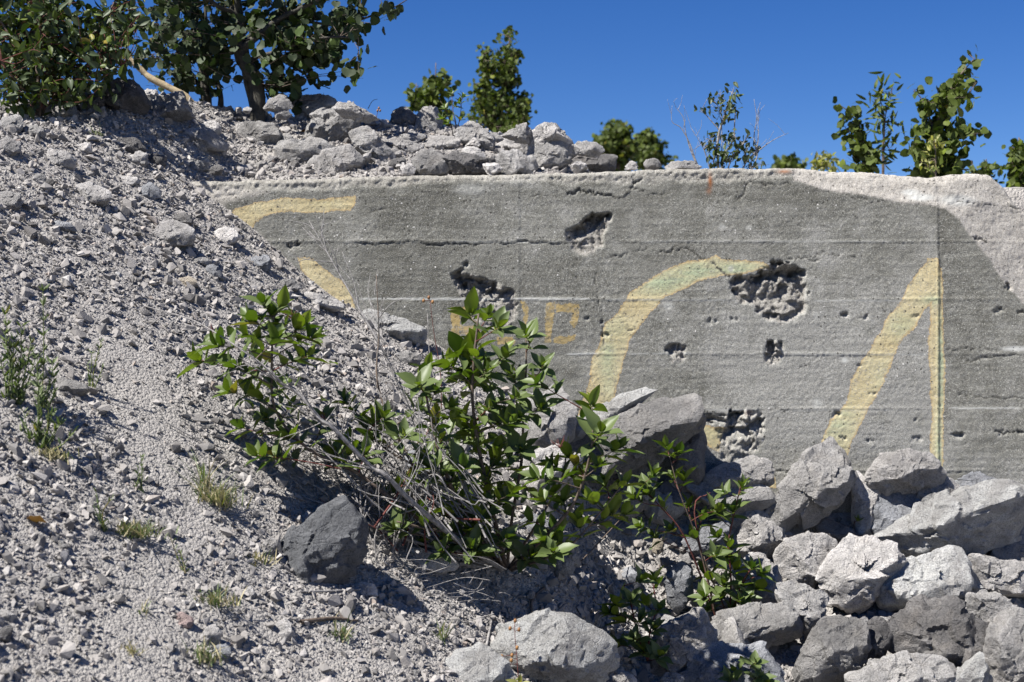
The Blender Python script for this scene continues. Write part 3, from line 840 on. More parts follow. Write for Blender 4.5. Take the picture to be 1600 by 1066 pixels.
def zc(poly, box, sc):
    return [(box[0] + u / sc, box[1] + v / sc) for u, v in poly]
Z1 = ((0, 0), 2.961); Z2 = ((400, 100), 2.665); Z5 = ((1000, 560), 2.107); Z6 = ((240, 400), 3.2); Z7 = ((600, 620), 2.39); Z8 = ((0, 560), 2.106); Z0 = ((0, 0), 1.0); ZB = ((500, 700), 3.439)
ROCKS = [
 # (zoom, outline, material, level, extra depth pull, label)
 (Z5, [(425,490),(470,410),(555,340),(600,275),(645,285),(697,330),(702,390),(690,450),(640,510),(570,545),(490,560),(450,525)], 'm', 5, 'pear shaped grey boulder tipped against the wall below the slanting yellow stroke'),
 (Z5, [(750,385),(775,340),(830,303),(890,298),(950,325),(1003,380),(960,425),(870,440),(790,425)], 'p', 5, 'rounded pale boulder touching the wall at the foot of the upright yellow stroke'),
 (Z5, [(700,380),(765,385),(790,430),(775,520),(770,600),(715,575),(698,500)], 'p', 4, 'narrow upright pale slab between the pear shaped boulder and a bluish one'),
 (Z5, [(785,418),(850,405),(900,450),(938,515),(870,550),(810,600),(770,612),(762,520)], 'b', 5, 'bluish grey boulder below the rounded pale one at the wall'),
 (Z5, [(890,400),(960,386),(1010,400),(1057,445),(1000,482),(930,502),(903,450)], 'p', 5, 'flat topped pale grey rock between the rounded boulder and the bluish slab'),
 (Z5, [(1035,440),(1060,395),(1110,376),(1178,405),(1160,440),(1080,455)], 'b', 5, 'low blue grey slab against the wall behind the biggest tilted boulder'),
 (Z5, [(798,600),(830,560),(960,500),(1050,460),(1090,422),(1190,408),(1264,440),(1295,520),(1264,585),(1160,622),(1080,647),(1040,627),(900,642),(850,622)], 'v', 5, 'biggest long tilted pale boulder with a sunlit veined flat top'),
 (Z5, [(213,432),(215,395),(290,350),(350,328),(400,350),(428,402),(380,425),(300,440)], 'm', 5, 'sloping grey rock under the small yellow paint remnant on the wall'),
 (Z5, [(160,440),(330,398),(405,402),(435,440),(428,505),(380,525),(330,482),(165,515)], 'm', 5, 'grey rock below the sloping one, left of the pear shaped boulder'),
 (Z5, [(278,560),(300,490),(350,475),(420,520),(488,575),(472,625),(430,658),(350,645),(288,625)], 'p', 5, 'broad rough pale boulder left below the pear shaped one'),
 (Z5, [(578,555),(625,533),(690,558),(742,590),(720,618),(660,622),(615,600)], 'd', 3, 'thin dark slab lying in the gap below the pear shaped boulder'),
 (Z5, [(445,662),(480,608),(530,581),(602,590),(647,610),(642,655),(602,702),(582,752),(545,762),(470,705)], 'p', 5, 'knobbly pale boulder with a fractured dark lower half'),
 (Z5, [(588,742),(610,700),(660,603),(700,590),(772,630),(847,660),(802,732),(775,792),(700,832),(618,798)], 'p', 5, 'smooth pale flat faced boulder in the middle of the pile'),
 (Z5, [(773,705),(840,688),(900,648),(1052,623),(1098,700),(1092,762),(1050,803),(950,792),(860,833),(808,792)], 'v', 5, 'wide boulder with a white vein curving round its right side'),
 (Z5, [(1075,650),(1180,668),(1264,688),(1300,740),(1264,782),(1190,772),(1100,722)], 'p', 5, 'long pale rock wedged under the biggest tilted boulder'),
 (Z5, [(1158,652),(1200,606),(1264,618),(1295,660),(1264,688),(1180,672)], 'm', 3, 'small grey rock on top of the long wedged one'),
 (Z5, [(1073,820),(1090,778),(1150,772),(1242,800),(1258,840),(1200,872),(1140,902),(1090,862)], 'm', 5, 'smooth grey boulder over a black gap, right of the dark ridged one'),
 (Z5, [(813,930),(850,870),(900,798),(1000,796),(1062,830),(1142,910),(1170,980),(1122,1042),(1060,1057),(960,1012),(880,982)], 'd', 5, 'large dark ridged boulder with a weathered pale crest'),
 (Z5, [(518,1052),(570,960),(610,888),(660,858),(742,880),(752,930),(722,1000),(682,1068),(600,1078)], 'm', 5, 'tall grey boulder at the bottom between the pale flat faced one and a black gap'),
 (Z5, [(733,920),(760,868),(832,858),(832,920),(800,992),(760,1012),(730,980)], 'd', 4, 'dark broken rock pressed between the tall grey boulder and the dark ridged one'),
 (Z5, [(688,1050),(760,1008),(880,973),(960,988),(1012,1030),(1035,1085),(900,1135),(720,1115)], 'm', 5, 'low rounded grey boulder at the very bottom below the dark ridged one'),
 (Z5, [(1138,1050),(1158,900),(1230,843),(1300,868),(1325,1000),(1264,1105),(1150,1115)], 'm', 5, 'steep grey boulder in the bottom right corner'),
 (Z5, [(350,650),(420,643),(462,690),(458,762),(442,822),(380,812),(338,750),(308,690)], 'p', 5, 'pale upright rock just right of the leafy sapling'),
 (Z5, [(453,762),(520,743),(592,790),(614,840),(602,882),(540,928),(508,880),(448,820)], 'm', 5, 'grey slab leaning over the big black gap'),
 (Z5, [(238,882),(270,828),(400,813),(502,810),(528,850),(512,932),(470,957),(380,942),(300,962),(248,942)], 'm', 5, 'pocked brownish grey block under the sapling with leaf shadows on it'),
 (Z5, [(38,960),(70,888),(160,833),(212,870),(245,945),(202,972),(190,1012),(120,1042),(48,1012)], 'p', 5, 'pale block with a sharp lit edge and dark side below the sapling'),
 (Z5, [(143,1068),(200,988),(280,948),(360,946),(440,953),(473,990),(473,1066),(430,1125),(200,1135)], 'b', 5, 'flat bluish grey boulder at the bottom behind the lowest leaf sprig'),
 (Z5, [(78,740),(110,688),(170,678),(172,762),(130,833),(93,790)], 'b', 4, 'small bluish rock half hidden left of the sapling stem'),
 (Z5, [(150,592),(210,543),(282,543),(292,602),(250,653),(158,642)], 'b', 5, 'light bluish rock behind the top of the right sapling'),
 (Z5, [(85,422),(100,398),(167,430),(162,492),(100,512),(58,472)], 'b', 3, 'little blue grey rock under the dark hollow'),
 (Z5, [(18,475),(70,428),(130,440),(152,480),(100,542),(18,532)], 'p', 3, 'little pale rock in front of the dark hollow'),
 (Z7, [(838,92),(1000,53),(1130,-2),(1162,18),(1178,70),(1152,122),(1062,202),(960,262),(880,292),(760,232),(718,160)], 'm', 5, 'long heavy rough boulder lying against the wall under the yellow arc'),
 (Z7, [(700,180),(718,100),(740,58),(860,-2),(930,-22),(1002,20),(992,52),(840,102),(740,150)], 'v', 4, 'white veined rock behind the long heavy boulder at the wall'),
 (Z7, [(500,100),(515,40),(560,5),(650,-30),(705,12),(712,140),(672,205),(560,200),(520,160)], 'm', 4, 'grey blocky boulder by the wall just right of the leafy shrub'),
 (Z7, [(1080,190),(1130,90),(1172,75),(1200,200),(1195,300),(1150,345),(1090,300)], 'd', 3, 'dark rock in shade under the right end of the long heavy boulder'),
 (Z7, [(378,942),(440,880),(540,810),(642,810),(722,825),(864,930),(852,1002),(790,1068),(600,1064),(468,1002)], 'v', 5, 'broad pale veined boulder at the bottom centre'),
 (Z7, [(228,992),(330,933),(402,970),(472,1040),(484,1105),(258,1115)], 'v', 4, 'pale pointed rock at the bottom left of the broad veined one'),
 (Z7, [(855,1045),(880,1028),(930,1040),(940,1075),(870,1085)], 'p', 3, 'small grey stone at the bottom edge beside the broad veined boulder'),
 (Z7, [(1002,548),(1012,530),(1030,530),(1043,556),(1038,584),(1018,588),(1004,575)], 't', 3, 'smooth egg shaped tan pebble among the grey rocks'),
 (Z7, [(68,622),(110,568),(250,598),(272,642),(200,662),(88,652)], 'p', 4, 'flat pale rock crossed by twig shadows below the dead branches'),
 (Z7, [(643,622),(660,538),(712,518),(727,600),(702,662),(653,657)], 'b', 4, 'bluish rock under the right side of the shrub'),
 (Z7, [(453,612),(470,528),(512,523),(533,590),(500,642)], 'p', 3, 'small pale rock in the middle of the shrub stems'),
 (Z7, [(518,260),(560,198),(640,193),(732,240),(702,332),(600,372),(528,332)], 'p', 4, 'pale broken rock behind the right side of the shrub'),
 (Z7, [(868,402),(900,318),(982,258),(1022,300),(992,402),(920,462)], 'm', 4, 'grey upright rock below the long heavy boulder'),
 (Z7, [(973,392),(1080,328),(1152,350),(1142,432),(1060,442),(998,422)], 'p', 4, 'pale tilted rock behind the upper leaves of the middle sapling'),
 (Z7, [(1040,1060),(1060,1030),(1120,1050),(1110,1085),(1050,1085)], 'm', 3, 'small dark grey stone at the bottom edge left of the flat bluish boulder'),
 (Z7, [(75,260),(110,205),(165,215),(200,280),(170,330),(100,330)], 'b', 4, 'smooth blue grey rock seen through the shrub stems'),
 (Z7, [(1100,620),(1140,590),(1150,640),(1120,660)], 'm', 3, 'small grey stone left of the sapling roots'),
 (Z8, [(886,702),(918,642),(985,600),(1030,528),(1100,480),(1165,506),(1196,575),(1196,650),(1140,735),(1050,770),(960,768),(898,742)], 's', 5, 'smooth dark blue grey boulder on the gravel under the dead branches'),
 (Z8, [(658,920),(700,878),(727,915),(717,947),(668,952)], 'p', 3, 'pale cube shaped stone low on the slope beside a bluish one'),
 (Z8, [(703,960),(740,943),(762,975),(742,1002),(703,992)], 'b', 3, 'bluish stone low on the slope below the pale cube shaped one'),
 (Z8, [(568,855),(600,838),(637,865),(627,892),(578,887)], 'k', 3, 'pinkish flat stone low on the gravel slope'),
 (Z8, [(-20,840),(30,828),(56,850),(40,872),(-15,875)], 'p', 3, 'pale flat stone at the left edge low on the slope'),
 (Z8, [(-15,910),(20,880),(42,890),(30,930),(-15,945)], 'd', 3, 'dark stone at the left edge low on the slope'),
 (Z8, [(858,622),(888,593),(912,620),(882,658),(858,648)], 'p', 3, 'pale round stone just left of the dark blue grey boulder'),
 (Z8, [(898,880),(940,858),(968,910),(942,938),(903,912)], 'p', 3, 'pale angular stone below the dark blue grey boulder'),
 (Z8, [(163,105),(200,68),(292,92),(270,128),(175,125)], 'm', 3, 'grey ledge stone with a black hollow under it beside the tall weeds'),
 (Z8, [(1145,770),(1180,740),(1235,755),(1240,780),(1150,785)], 'p', 3, 'flat pale stone right below the dark blue grey boulder'),
 (Z8, [(180,625),(205,600),(230,620),(215,640)], 'm', 3, 'small grey flat stone left of the low grass patch'),
 (Z8, [(135,735),(160,708),(200,710),(195,735),(150,745)], 'm', 3, 'brownish grey flat stone below and left of the grass patch'),
 (Z8, [(800,775),(820,750),(838,780),(815,800)], 'p', 3, 'white cornered stone between the grass and the dark boulder'),
 (Z8, [(95,900),(120,878),(145,890),(140,912),(100,915)], 'p', 3, 'pale stone in the lower left corner area above bare dust'),
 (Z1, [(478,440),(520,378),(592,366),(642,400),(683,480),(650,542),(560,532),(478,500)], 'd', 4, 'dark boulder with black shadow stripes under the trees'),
 (Z1, [(653,562),(680,490),(770,433),(822,428),(888,500),(887,552),(800,562),(720,577)], 'm', 4, 'smooth grey pyramid shaped boulder on the crest under the aspen'),
 (Z1, [(640,422),(690,413),(727,440),(692,492),(648,472)], 'p', 3, 'pale rock wedged between the dark striped boulder and the pyramid shaped one'),
 (Z1, [(818,642),(870,595),(960,593),(1012,640),(1047,692),(960,702),(858,692)], 'p', 4, 'pale flat slab with tree shadow, just below the crest'),
 (Z1, [(928,567),(990,553),(1022,590),(1012,627),(948,602)], 'p', 3, 'small white rock above the shadow dappled slab'),
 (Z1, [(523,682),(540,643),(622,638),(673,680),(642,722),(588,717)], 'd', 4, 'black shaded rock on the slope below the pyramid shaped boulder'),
 (Z1, [(203,742),(215,700),(290,693),(347,730),(337,782),(258,777)], 'p', 4, 'pale rock with a dark base, upper left on the slope'),
 (Z1, [(328,902),(360,858),(432,848),(502,890),(514,932),(460,962),(388,962)], 'p', 5, 'lone pale boulder with a dark undercut on the open gravel slope'),
 (Z1, [(333,682),(360,663),(412,666),(427,712),(368,714)], 'p', 3, 'small white stone right of the pale rock with the dark base'),
 (Z1, [(-10,602),(20,528),(80,528),(107,572),(80,612),(20,617)], 'm', 4, 'grey rock at the left edge right below the shrubbery'),
 (Z1, [(-12,732),(-10,660),(40,638),(92,660),(92,702),(40,737)], 'p', 4, 'pale grey rock at the left edge, second below the shrubbery'),
 (Z1, [(858,762),(930,726),(967,735),(962,792),(935,807),(878,792)], 'm', 4, 'grey wedge shaped rock with a black right side, just left above the wall end'),
 (Z1, [(967,790),(990,765),(1035,795),(1010,812),(975,812)], 'd', 3, 'dark small rock right of the grey wedge shaped one'),
 (Z1, [(543,832),(560,813),(632,823),(643,852),(600,870)], 'p', 3, 'flat white stone right above the lone pale boulder'),
 (Z1, [(1083,612),(1150,568),(1242,573),(1302,610),(1292,652),(1210,677),(1128,652)], 'm', 4, 'broad brownish grey rock on the crest just below the aspen trunk'),
 (Z1, [(-15,912),(30,883),(92,900),(87,962),(40,987),(-15,982)], 'm', 4, 'grey rock with a dark right side at the left edge, level with the lone boulder'),
 (Z1, [(223,1052),(260,1023),(332,1040),(347,1070),(240,1074)], 'b', 3, 'flat bluish stone flush in the gravel below the lone pale boulder'),
 (Z1, [(153,830),(175,803),(212,815),(207,852),(163,854)], 'm', 3, 'small grey stone left above the lone pale boulder'),
 (Z1, [(203,862),(235,828),(253,850),(227,887)], 'd', 3, 'small dark upright stone left of the lone pale boulder'),
 (Z1, [(97,602),(150,578),(207,605),(192,642),(108,632)], 'm', 3, 'grey stone near the left edge below the shaded rocks'),
 (Z1, [(638,882),(690,848),(743,895),(702,927),(638,917)], 'b', 3, 'flush flat bluish slab right of the lone pale boulder'),
 (Z1, [(598,732),(650,698),(683,720),(678,782),(618,772)], 'p', 3, 'pale rough stone left of a black shaded one below the pyramid shaped boulder'),
 (Z1, [(678,742),(700,713),(772,728),(768,772),(698,772)], 'd', 3, 'black shaded stone beside a pale rough one'),
 (Z1, [(1268,702),(1330,648),(1442,638),(1544,720),(1502,762),(1400,772),(1298,742)], 'm', 4, 'wide low brown grey rock on the crest above the left yellow stroke'),
 (Z1, [(198,520),(255,476),(342,488),(353,542),(258,562)], 'm', 3, 'grey rock speckled with light in the shade of the left shrub'),
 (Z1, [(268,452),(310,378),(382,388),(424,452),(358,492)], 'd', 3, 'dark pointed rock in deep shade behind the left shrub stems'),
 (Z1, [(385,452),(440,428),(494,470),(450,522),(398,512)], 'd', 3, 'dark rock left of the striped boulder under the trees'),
 (Z1, [(1163,517),(1215,498),(1243,535),(1190,547)], 'p', 3, 'small pale wedge stone at the foot of the aspen trunk'),
 (Z1, [(1060,555),(1095,520),(1125,550),(1085,565)], 'd', 3, 'small dark stone left of the foot of the aspen trunk'),
 (Z1, [(1125,510),(1145,495),(1165,508),(1150,528),(1130,525)], 'p', 3, 'tiny white stone touching the foot of the aspen trunk'),
 (Z1, [(700,1060),(730,1020),(810,1035),(900,1080),(870,1130),(760,1150),(705,1110)], 'p', 4, 'pale yellowish flat stone in the gravel left of the wall end'),
 (Z1, [(980,1090),(1020,1050),(1080,1070),(1110,1120),(1060,1150),(1000,1130)], 'p', 3, 'pale flush stone just below left of the wall end'),
 (Z1, [(805,1020),(840,990),(880,1000),(895,1040),(850,1055)], 'd', 3, 'dark pointed stone left of the wall end above the yellowish one'),
 (Z2, [(33,190),(75,128),(112,138),(148,185),(90,207)], 'm', 4, 'small peaked grey rock right of the aspen trunk'),
 (Z2, [(143,165),(200,128),(270,123),(332,155),(352,195),(250,232),(200,252),(160,222)], 'p', 5, 'highest pale boulder on the crest of the pile'),
 (Z2, [(328,165),(400,158),(503,225),(462,242),(380,222)], 'p', 5, 'pale rock sloping down on the right of the highest boulder'),
 (Z2, [(203,270),(290,188),(400,183),(433,230),(402,292),(330,348),(260,342),(213,312)], 'm', 5, 'big grey boulder with a dark overhang below the highest one'),
 (Z2, [(393,310),(420,263),(470,278),(562,350),(578,402),(520,432),(458,392)], 'm', 5, 'grey slab leaning right above the wall with a black gap under its left'),
 (Z2, [(243,432),(330,368),(412,338),(442,370),(432,442),(330,467)], 'p', 5, 'wedge shaped pale rock sitting on the wall edge above the first yellow stroke'),
 (Z2, [(561,250),(580,198),(620,178),(662,210),(652,267),(590,274)], 'd', 4, 'dark rough rock on the skyline left of a paler blocky one'),
 (Z2, [(648,270),(665,213),(700,180),(747,188),(778,240),(767,287),(690,287)], 'm', 4, 'blocky grey rock on the skyline left of the small leafy sprig'),
 (Z2, [(833,300),(870,258),(895,241),(942,280),(993,330),(982,372),(900,342)], 'm', 5, 'peaked grey rock on the skyline under the biggest background tree'),
 (Z2, [(1028,300),(1080,263),(1120,248),(1140,275),(1132,332),(1080,322)], 'm', 4, 'pointed rock leaning left with a dark right face on the skyline'),
 (Z2, [(1133,330),(1145,273),(1190,246),(1242,248),(1318,320),(1302,342),(1200,332)], 'p', 5, 'rounded pale boulder on the skyline at the right end of the pile'),
 (Z2, [(1133,345),(1200,308),(1270,303),(1333,365),(1302,422),(1240,462),(1158,457),(1138,400)], 'm', 5, 'big boulder on the wall with its right side in black shadow'),
 (Z2, [(1318,345),(1370,323),(1417,330),(1447,377),(1400,387),(1330,377)], 'm', 4, 'small rounded rock behind the last low boulder of the pile'),
 (Z2, [(1253,452),(1275,398),(1330,373),(1452,383),(1493,435),(1400,457)], 'd', 5, 'last low dark grey boulder at the right end on the wall'),
 (Z2, [(653,422),(700,368),(747,353),(803,440),(780,472),(680,470)], 'm', 4, 'leaning fractured rock standing on the wall edge left of a dark one'),
 (Z2, [(758,380),(830,368),(880,378),(962,400),(1018,450),(900,470),(828,467)], 'd', 5, 'long dark fronted rock on the wall edge'),
 (Z2, [(998,450),(998,370),(1080,358),(1153,385),(1150,457),(1050,470)], 'm', 4, 'square smooth grey block on the wall edge'),
 (Z2, [(518,320),(590,308),(692,350),(662,382),(600,382),(548,352)], 'p', 5, 'rough crumbly pale rock right of the leaning slab'),
 (Z2, [(708,340),(730,303),(802,298),(852,330),(842,362),(750,367)], 'p', 4, 'pale rock in the second row above the fractured one'),
 (Z2, [(553,422),(570,390),(612,388),(625,430),(590,449)], 'd', 3, 'small black rock on the wall edge between pale ones'),
 (Z2, [(988,340),(1040,313),(1132,333),(1132,367),(1008,367)], 'p', 4, 'low pale rock lying on top of the square block'),
 (Z2, [(858,360),(910,343),(953,380),(942,407),(883,387)], 'p', 3, 'small pale lit rock above the long dark fronted one'),
 (Z2, [(940,300),(985,285),(1035,310),(1000,345),(960,330)], 'm', 3, 'small grey rock in the skyline dip between two pointed ones'),
 (Z2, [(468,242),(530,233),(563,260),(500,272)], 'p', 3, 'small pale rock on the skyline right of the highest boulder'),
 (Z2, [(598,302),(650,288),(712,300),(662,332)], 'm', 3, 'small grey rock below the blocky skyline rock'),
 (Z2, [(605,430),(640,415),(665,440),(650,468),(615,465)], 'p', 3, 'small pale stone right of the small black rock on the wall edge'),
 (Z2, [(90,300),(130,290),(160,320),(120,345),(85,330)], 'm', 3, 'small grey stone left of the big overhanging boulder'),
 (Z2, [(80,195),(120,190),(150,205),(120,232),(85,225)], 'm', 3, 'grey stone below the small peaked rock'),
 (Z0, [(1007,262),(1012,249),(1026,248),(1033,258),(1030,268),(1010,268)], 'm', 3, 'small upright stone on the wall top in front of the far trees'),
 (Z0, [(1040,264),(1055,253),(1078,252),(1095,263),(1075,268),(1045,268)], 'm', 3, 'flat triangular stone on the wall top left of the twiggy shrub'),
 (Z0, [(976,266),(985,252),(994,254),(996,266)], 'p', 3, 'tiny pale stone on the wall top beside the last low boulder'),
 (Z6, [(583,132),(620,116),(702,118),(738,150),(720,172),(648,167)], 'm', 4, 'flat grey slab above the left leaf cluster of the shrub'),
 (Z6, [(738,222),(770,183),(852,198),(950,255),(890,278),(798,262)], 'p', 4, 'pale flat slab with dark underside above the dead twigs'),
 (Z6, [(1028,292),(1080,268),(1162,288),(1272,335),(1343,370),(1358,422),(1300,442),(1198,402),(1088,342)], 'v', 5, 'long white slab lying along the foot of the wall left of the shrub'),
 (Z6, [(1198,502),(1260,478),(1338,520),(1322,552),(1228,547)], 'm', 3, 'grey stone under the long white slab'),
 (Z6, [(648,202),(700,188),(742,200),(706,218)], 'p', 3, 'thin pale flake between two slabs above the left leaf cluster'),
 (Z6, [(1258,1032),(1290,988),(1372,978),(1403,1040),(1342,1077),(1268,1072)], 'b', 4, 'blue grey rounded stone behind the middle shrub stems'),
 (Z6, [(478,32),(520,-2),(572,-2),(588,62),(550,82),(508,62)], 'b', 4, 'bluish wedge shaped stone with black right side near the wall'),
 (Z6, [(113,142),(150,103),(202,108),(218,150),(160,167)], 't', 3, 'pale cream stone in the gravel right of the flush slabs'),
 (Z6, [(260,60),(310,45),(350,100),(345,125),(280,120)], 'b', 3, 'streaky bluish stone in the gravel beside the cream one'),
 (Z6, [(170,10),(230,0),(285,20),(270,50),(190,35)], 'm', 3, 'flat dark edged stone above the streaky bluish one'),
 (ZB, [(150,765),(190,735),(260,735),(300,780),(230,790)], 'm', 3, 'low rounded stone at the shadow tip of the dark blue grey boulder'),
 (ZB, [(955,720),(985,700),(1030,730),(1000,755),(955,750)], 'p', 3, 'small pale stone at the root of the shrub'),
 (ZB, [(1290,510),(1330,460),(1375,520),(1385,620),(1370,680),(1295,660)], 'm', 4, 'grey rock half in black shade right of the shrub root'),
 (ZB, [(1060,400),(1130,360),(1260,420),(1230,490),(1110,460)], 'b', 4, 'bluish slab under the low right leaves of the shrub'),
]
placed = []          # (x, y, radius) of rocks standing
def add_rock(poly_px, mk, level, label, seed, group=None, name='boulder', rough=1.0):
    P = np.array(poly_px, float)
    x0, y0 = P.min(0); x1, y1 = P.max(0)
    a = P; b = np.roll(P, -1, 0)
    cr = a[:, 0] * b[:, 1] - b[:, 0] * a[:, 1]
    A6 = cr.sum() * 3
    c = np.array([((a[:, 0] + b[:, 0]) * cr).sum() / A6, ((a[:, 1] + b[:, 1]) * cr).sum() / A6])
    pile = 0.10 if c[0] > 850 and c[1] > 600 else 0.0
    Y = hit(c[0], y1 - 0.14 * (y1 - y0), pile)
    if Y is None:
        Y = 6.75 if c[1] < 235 else 6.42
    m = Y / F
    loc = np.stack([(P[:, 0] - c[0]) * m, -(P[:, 1] - c[1]) * m], 1) * 1.09
    w, h = (x1 - x0) * m, (y1 - y0) * m
    dh = 0.5 * math.sqrt(w * h) * (0.72 + 0.2 * ((seed * 0.37) % 1))
    Yc = Y + 0.35 * dh
    front = WALL_Y - 0.02
    if c[1] > 540 and c[0] > 800:
        Yc = min(Yc, front - dh)
    onwall = (c[0] > 540 and c[1] < 272)
    if onwall:
        Yc = max(Yc, WALL_Y + 0.03 + dh)
    k = Yc / Y
    me = boulder_mesh(name, loc * k, dh * k, level, seed, RM[mk], rough)
    pos = wp(c[0], c[1], Yc)
    o = link(name, me, None, pos)
    tag(o, label, 'rock', group)
    placed.append((pos[0], pos[1], max(w, h) * 0.5, P.min(0), P.max(0)))
    return o
for i, (zz, poly, mk, lv, label) in enumerate(ROCKS):
    big = lv >= 4 or (max(np.ptp(np.array(poly), 0)) / zz[1] > 34)
    add_rock(zc(poly, *zz), mk, lv, label, 100 + i, name='boulder' if big else 'stone')

# rocks of the layer underneath, seen in the gaps of the pile
fr = np.random.default_rng(5)
big_meshes = [o.data for o in bpy.data.objects if o.name.startswith('boulder') and o.location.x > 0.3 and o.location.z < EYE - 0.3]
nf = 0
for _ in range(900):
    x = fr.uniform(0.45, 2.15); y = fr.uniform(4.75, 5.98)
    if nf >= 30: break
    if any((x - q[0]) ** 2 + (y - q[1]) ** 2 < 0.2 ** 2 for q in placed[-nf:] if nf): continue
    z = float(terrain(np.array([x]), np.array([y]))[0])
    o = link('boulder', big_meshes[int(fr.integers(len(big_meshes)))], None, (x, y, z - 0.02))
    o.rotation_euler = tuple(fr.uniform(0, 6.28, 3)); s_ = fr.uniform(.55, .85); o.scale = (s_, s_, s_)
    tag(o, 'rock of the lower layer in the dark gaps under the big boulders', 'rock', 'rocks of the layer under the boulder pile')
    placed.append((x, y, .1, np.array([-99, -99]), np.array([-98, -98])))
    nf += 1

# loose stones, one object each, where the photograph shows stones of 10 pixels and more
ST_GROUP = 'loose stones lying in the gravel'
stone_protos = {}
def stone_proto(mk, k):
    if (mk, k) not in stone_protos:
        r = np.random.default_rng(900 + k)
        n = r.integers(5, 8)
        ang = np.sort(r.uniform(0, 2 * math.pi, n) * 0.25 + np.arange(n) / n * 2 * math.pi)
        asp = r.uniform(0.5, 0.85)
        poly = [(math.cos(t) * r.uniform(.75, 1.1), asp * math.sin(t) * r.uniform(.75, 1.1)) for t in ang]
        stone_protos[(mk, k)] = boulder_mesh('stone', np.array(poly) * 0.05, 0.04, 4 if k < 5 else 3, 500 + k, RM[mk], 1.0)
    return stone_protos[(mk, k)]
TONE = dict(p='pale', m='mid grey', b='bluish', d='dark')
MARKS = [(145, 307, 'lone undercut pale boulder'), (68, 640, 'tall weed tuft'), (200, 830, 'broad low grass tuft'), (335, 790, 'brownish grass tuft'), (495, 855, 'dark slate boulder'),
         (90, 250, 'pale rock with dark base'), (262, 170, 'pyramid shaped boulder'), (240, 385, 'yellowish flat stone'), (410, 412, 'bluish wedge stone by the wall'), (100, 605, 'hollowed ledge stone'),
         (285, 970, 'pinkish flat stone'), (330, 1000, 'pale cube shaped stone'), (735, 1045, 'pale pointed rock at the bottom'), (1025, 855, 'tan egg shaped pebble'), (430, 520, 'left leaf cluster of the shrub'),
         (290, 440, 'cream stone in the gravel'), (225, 770, 'weed sprout on the track'), (860, 1000, 'broad veined boulder'), (620, 520, 'long white slab by the wall'), (20, 845, 'flat pale stone at the left edge'),
         (320, 215, 'shadow dappled slab'), (345, 850, 'thin straight twig'), (590, 920, 'long bleached twig'), (30, 320, 'dark sided rock at the left edge'), (800, 900, 'root of the shrub'), (120, 740, 'dead weed base'), (600, 1010, 'slanting thin twig'), (530, 252, 'wedge rock above the yellow stroke')]
made_stones = []
MARKS += [(500, 168, 'highest pale crest boulder'), (530, 215, 'overhanging crest boulder'), (862, 243, 'black sided boulder on the wall'), (670, 188, 'blocky skyline rock'), (735, 262, 'long dark fronted rock'), (735, 215, 'peaked skyline rock'), (600, 235, 'leaning crest slab'), (803, 252, 'square block on the wall edge'), (405, 208, 'broad brownish crest rock')]
cnt = 0; tries = 0
srng = np.random.default_rng(77)
while cnt < 165 and tries < 6000:
    tries += 1
    u = srng.uniform()
    if u < 0.40:
        px, py = srng.uniform(0, 480), srng.uniform(180, 470)
    elif u < 0.60:
        px, py = srng.uniform(0, 700), srng.uniform(440, 800)
    elif u < 0.84:
        px, py = srng.uniform(0, 760), srng.uniform(760, 1066)
    elif u < 0.90:
        px, py = srng.uniform(360, 920), srng.uniform(160, 265)
    else:
        px, py = srng.uniform(820, 1120), srng.uniform(720, 1060)
    lim = np.interp(px, [290, 360, 425, 480, 550, 660], [283, 345, 395, 435, 480, 520])
    if 290 < px and 270 < py < (lim + 14 if px < 660 else 600): continue
    if 170 < px < 280 and 570 < py < 720: continue
    s = 11 * (1 + srng.pareto(2.6))
    if s > 34: continue
    if any(p[3][0] - s * .6 < px < p[4][0] + s * .6 and p[3][1] - s * .5 < py < p[4][1] + s * .5 for p in placed): continue
    Y = hit(px, py)
    if Y is None: continue
    mk = srng.choice(['p', 'm', 'b', 'd'], p=[.48, .32, .12, .08])
    size = s * Y / F
    x, yy, z = wp(px, py, Y)
    o = link('stone', stone_proto(mk, int(srng.integers(0, 9))), None, (x, yy + size * 0.1, z + size * 0.02))
    sc = size / 0.1
    o.scale = (sc * srng.uniform(.9, 1.2), sc * srng.uniform(.9, 1.1), sc * srng.uniform(.75, 1.0))
    o.rotation_euler = (srng.uniform(-.6, .2), srng.uniform(-.4, .4), srng.uniform(0, 6.28))
    lm = min(MARKS, key=lambda q: (q[0] - px) ** 2 + (q[1] - py) ** 2)
    dx, dy = px - lm[0], py - lm[1]
    dr = ('right of' if dx > 0 else 'left of') if abs(dx) > abs(dy) else ('below' if dy > 0 else 'above')
    made_stones.append((math.hypot(dx, dy), ('small ' if s < 16 else '') + TONE[mk], dr, lm[2], o))
    placed.append((x, yy, size * .5, np.array([px - s * .5, py - s * .35]), np.array([px + s * .5, py + s * .35])))
    cnt += 1

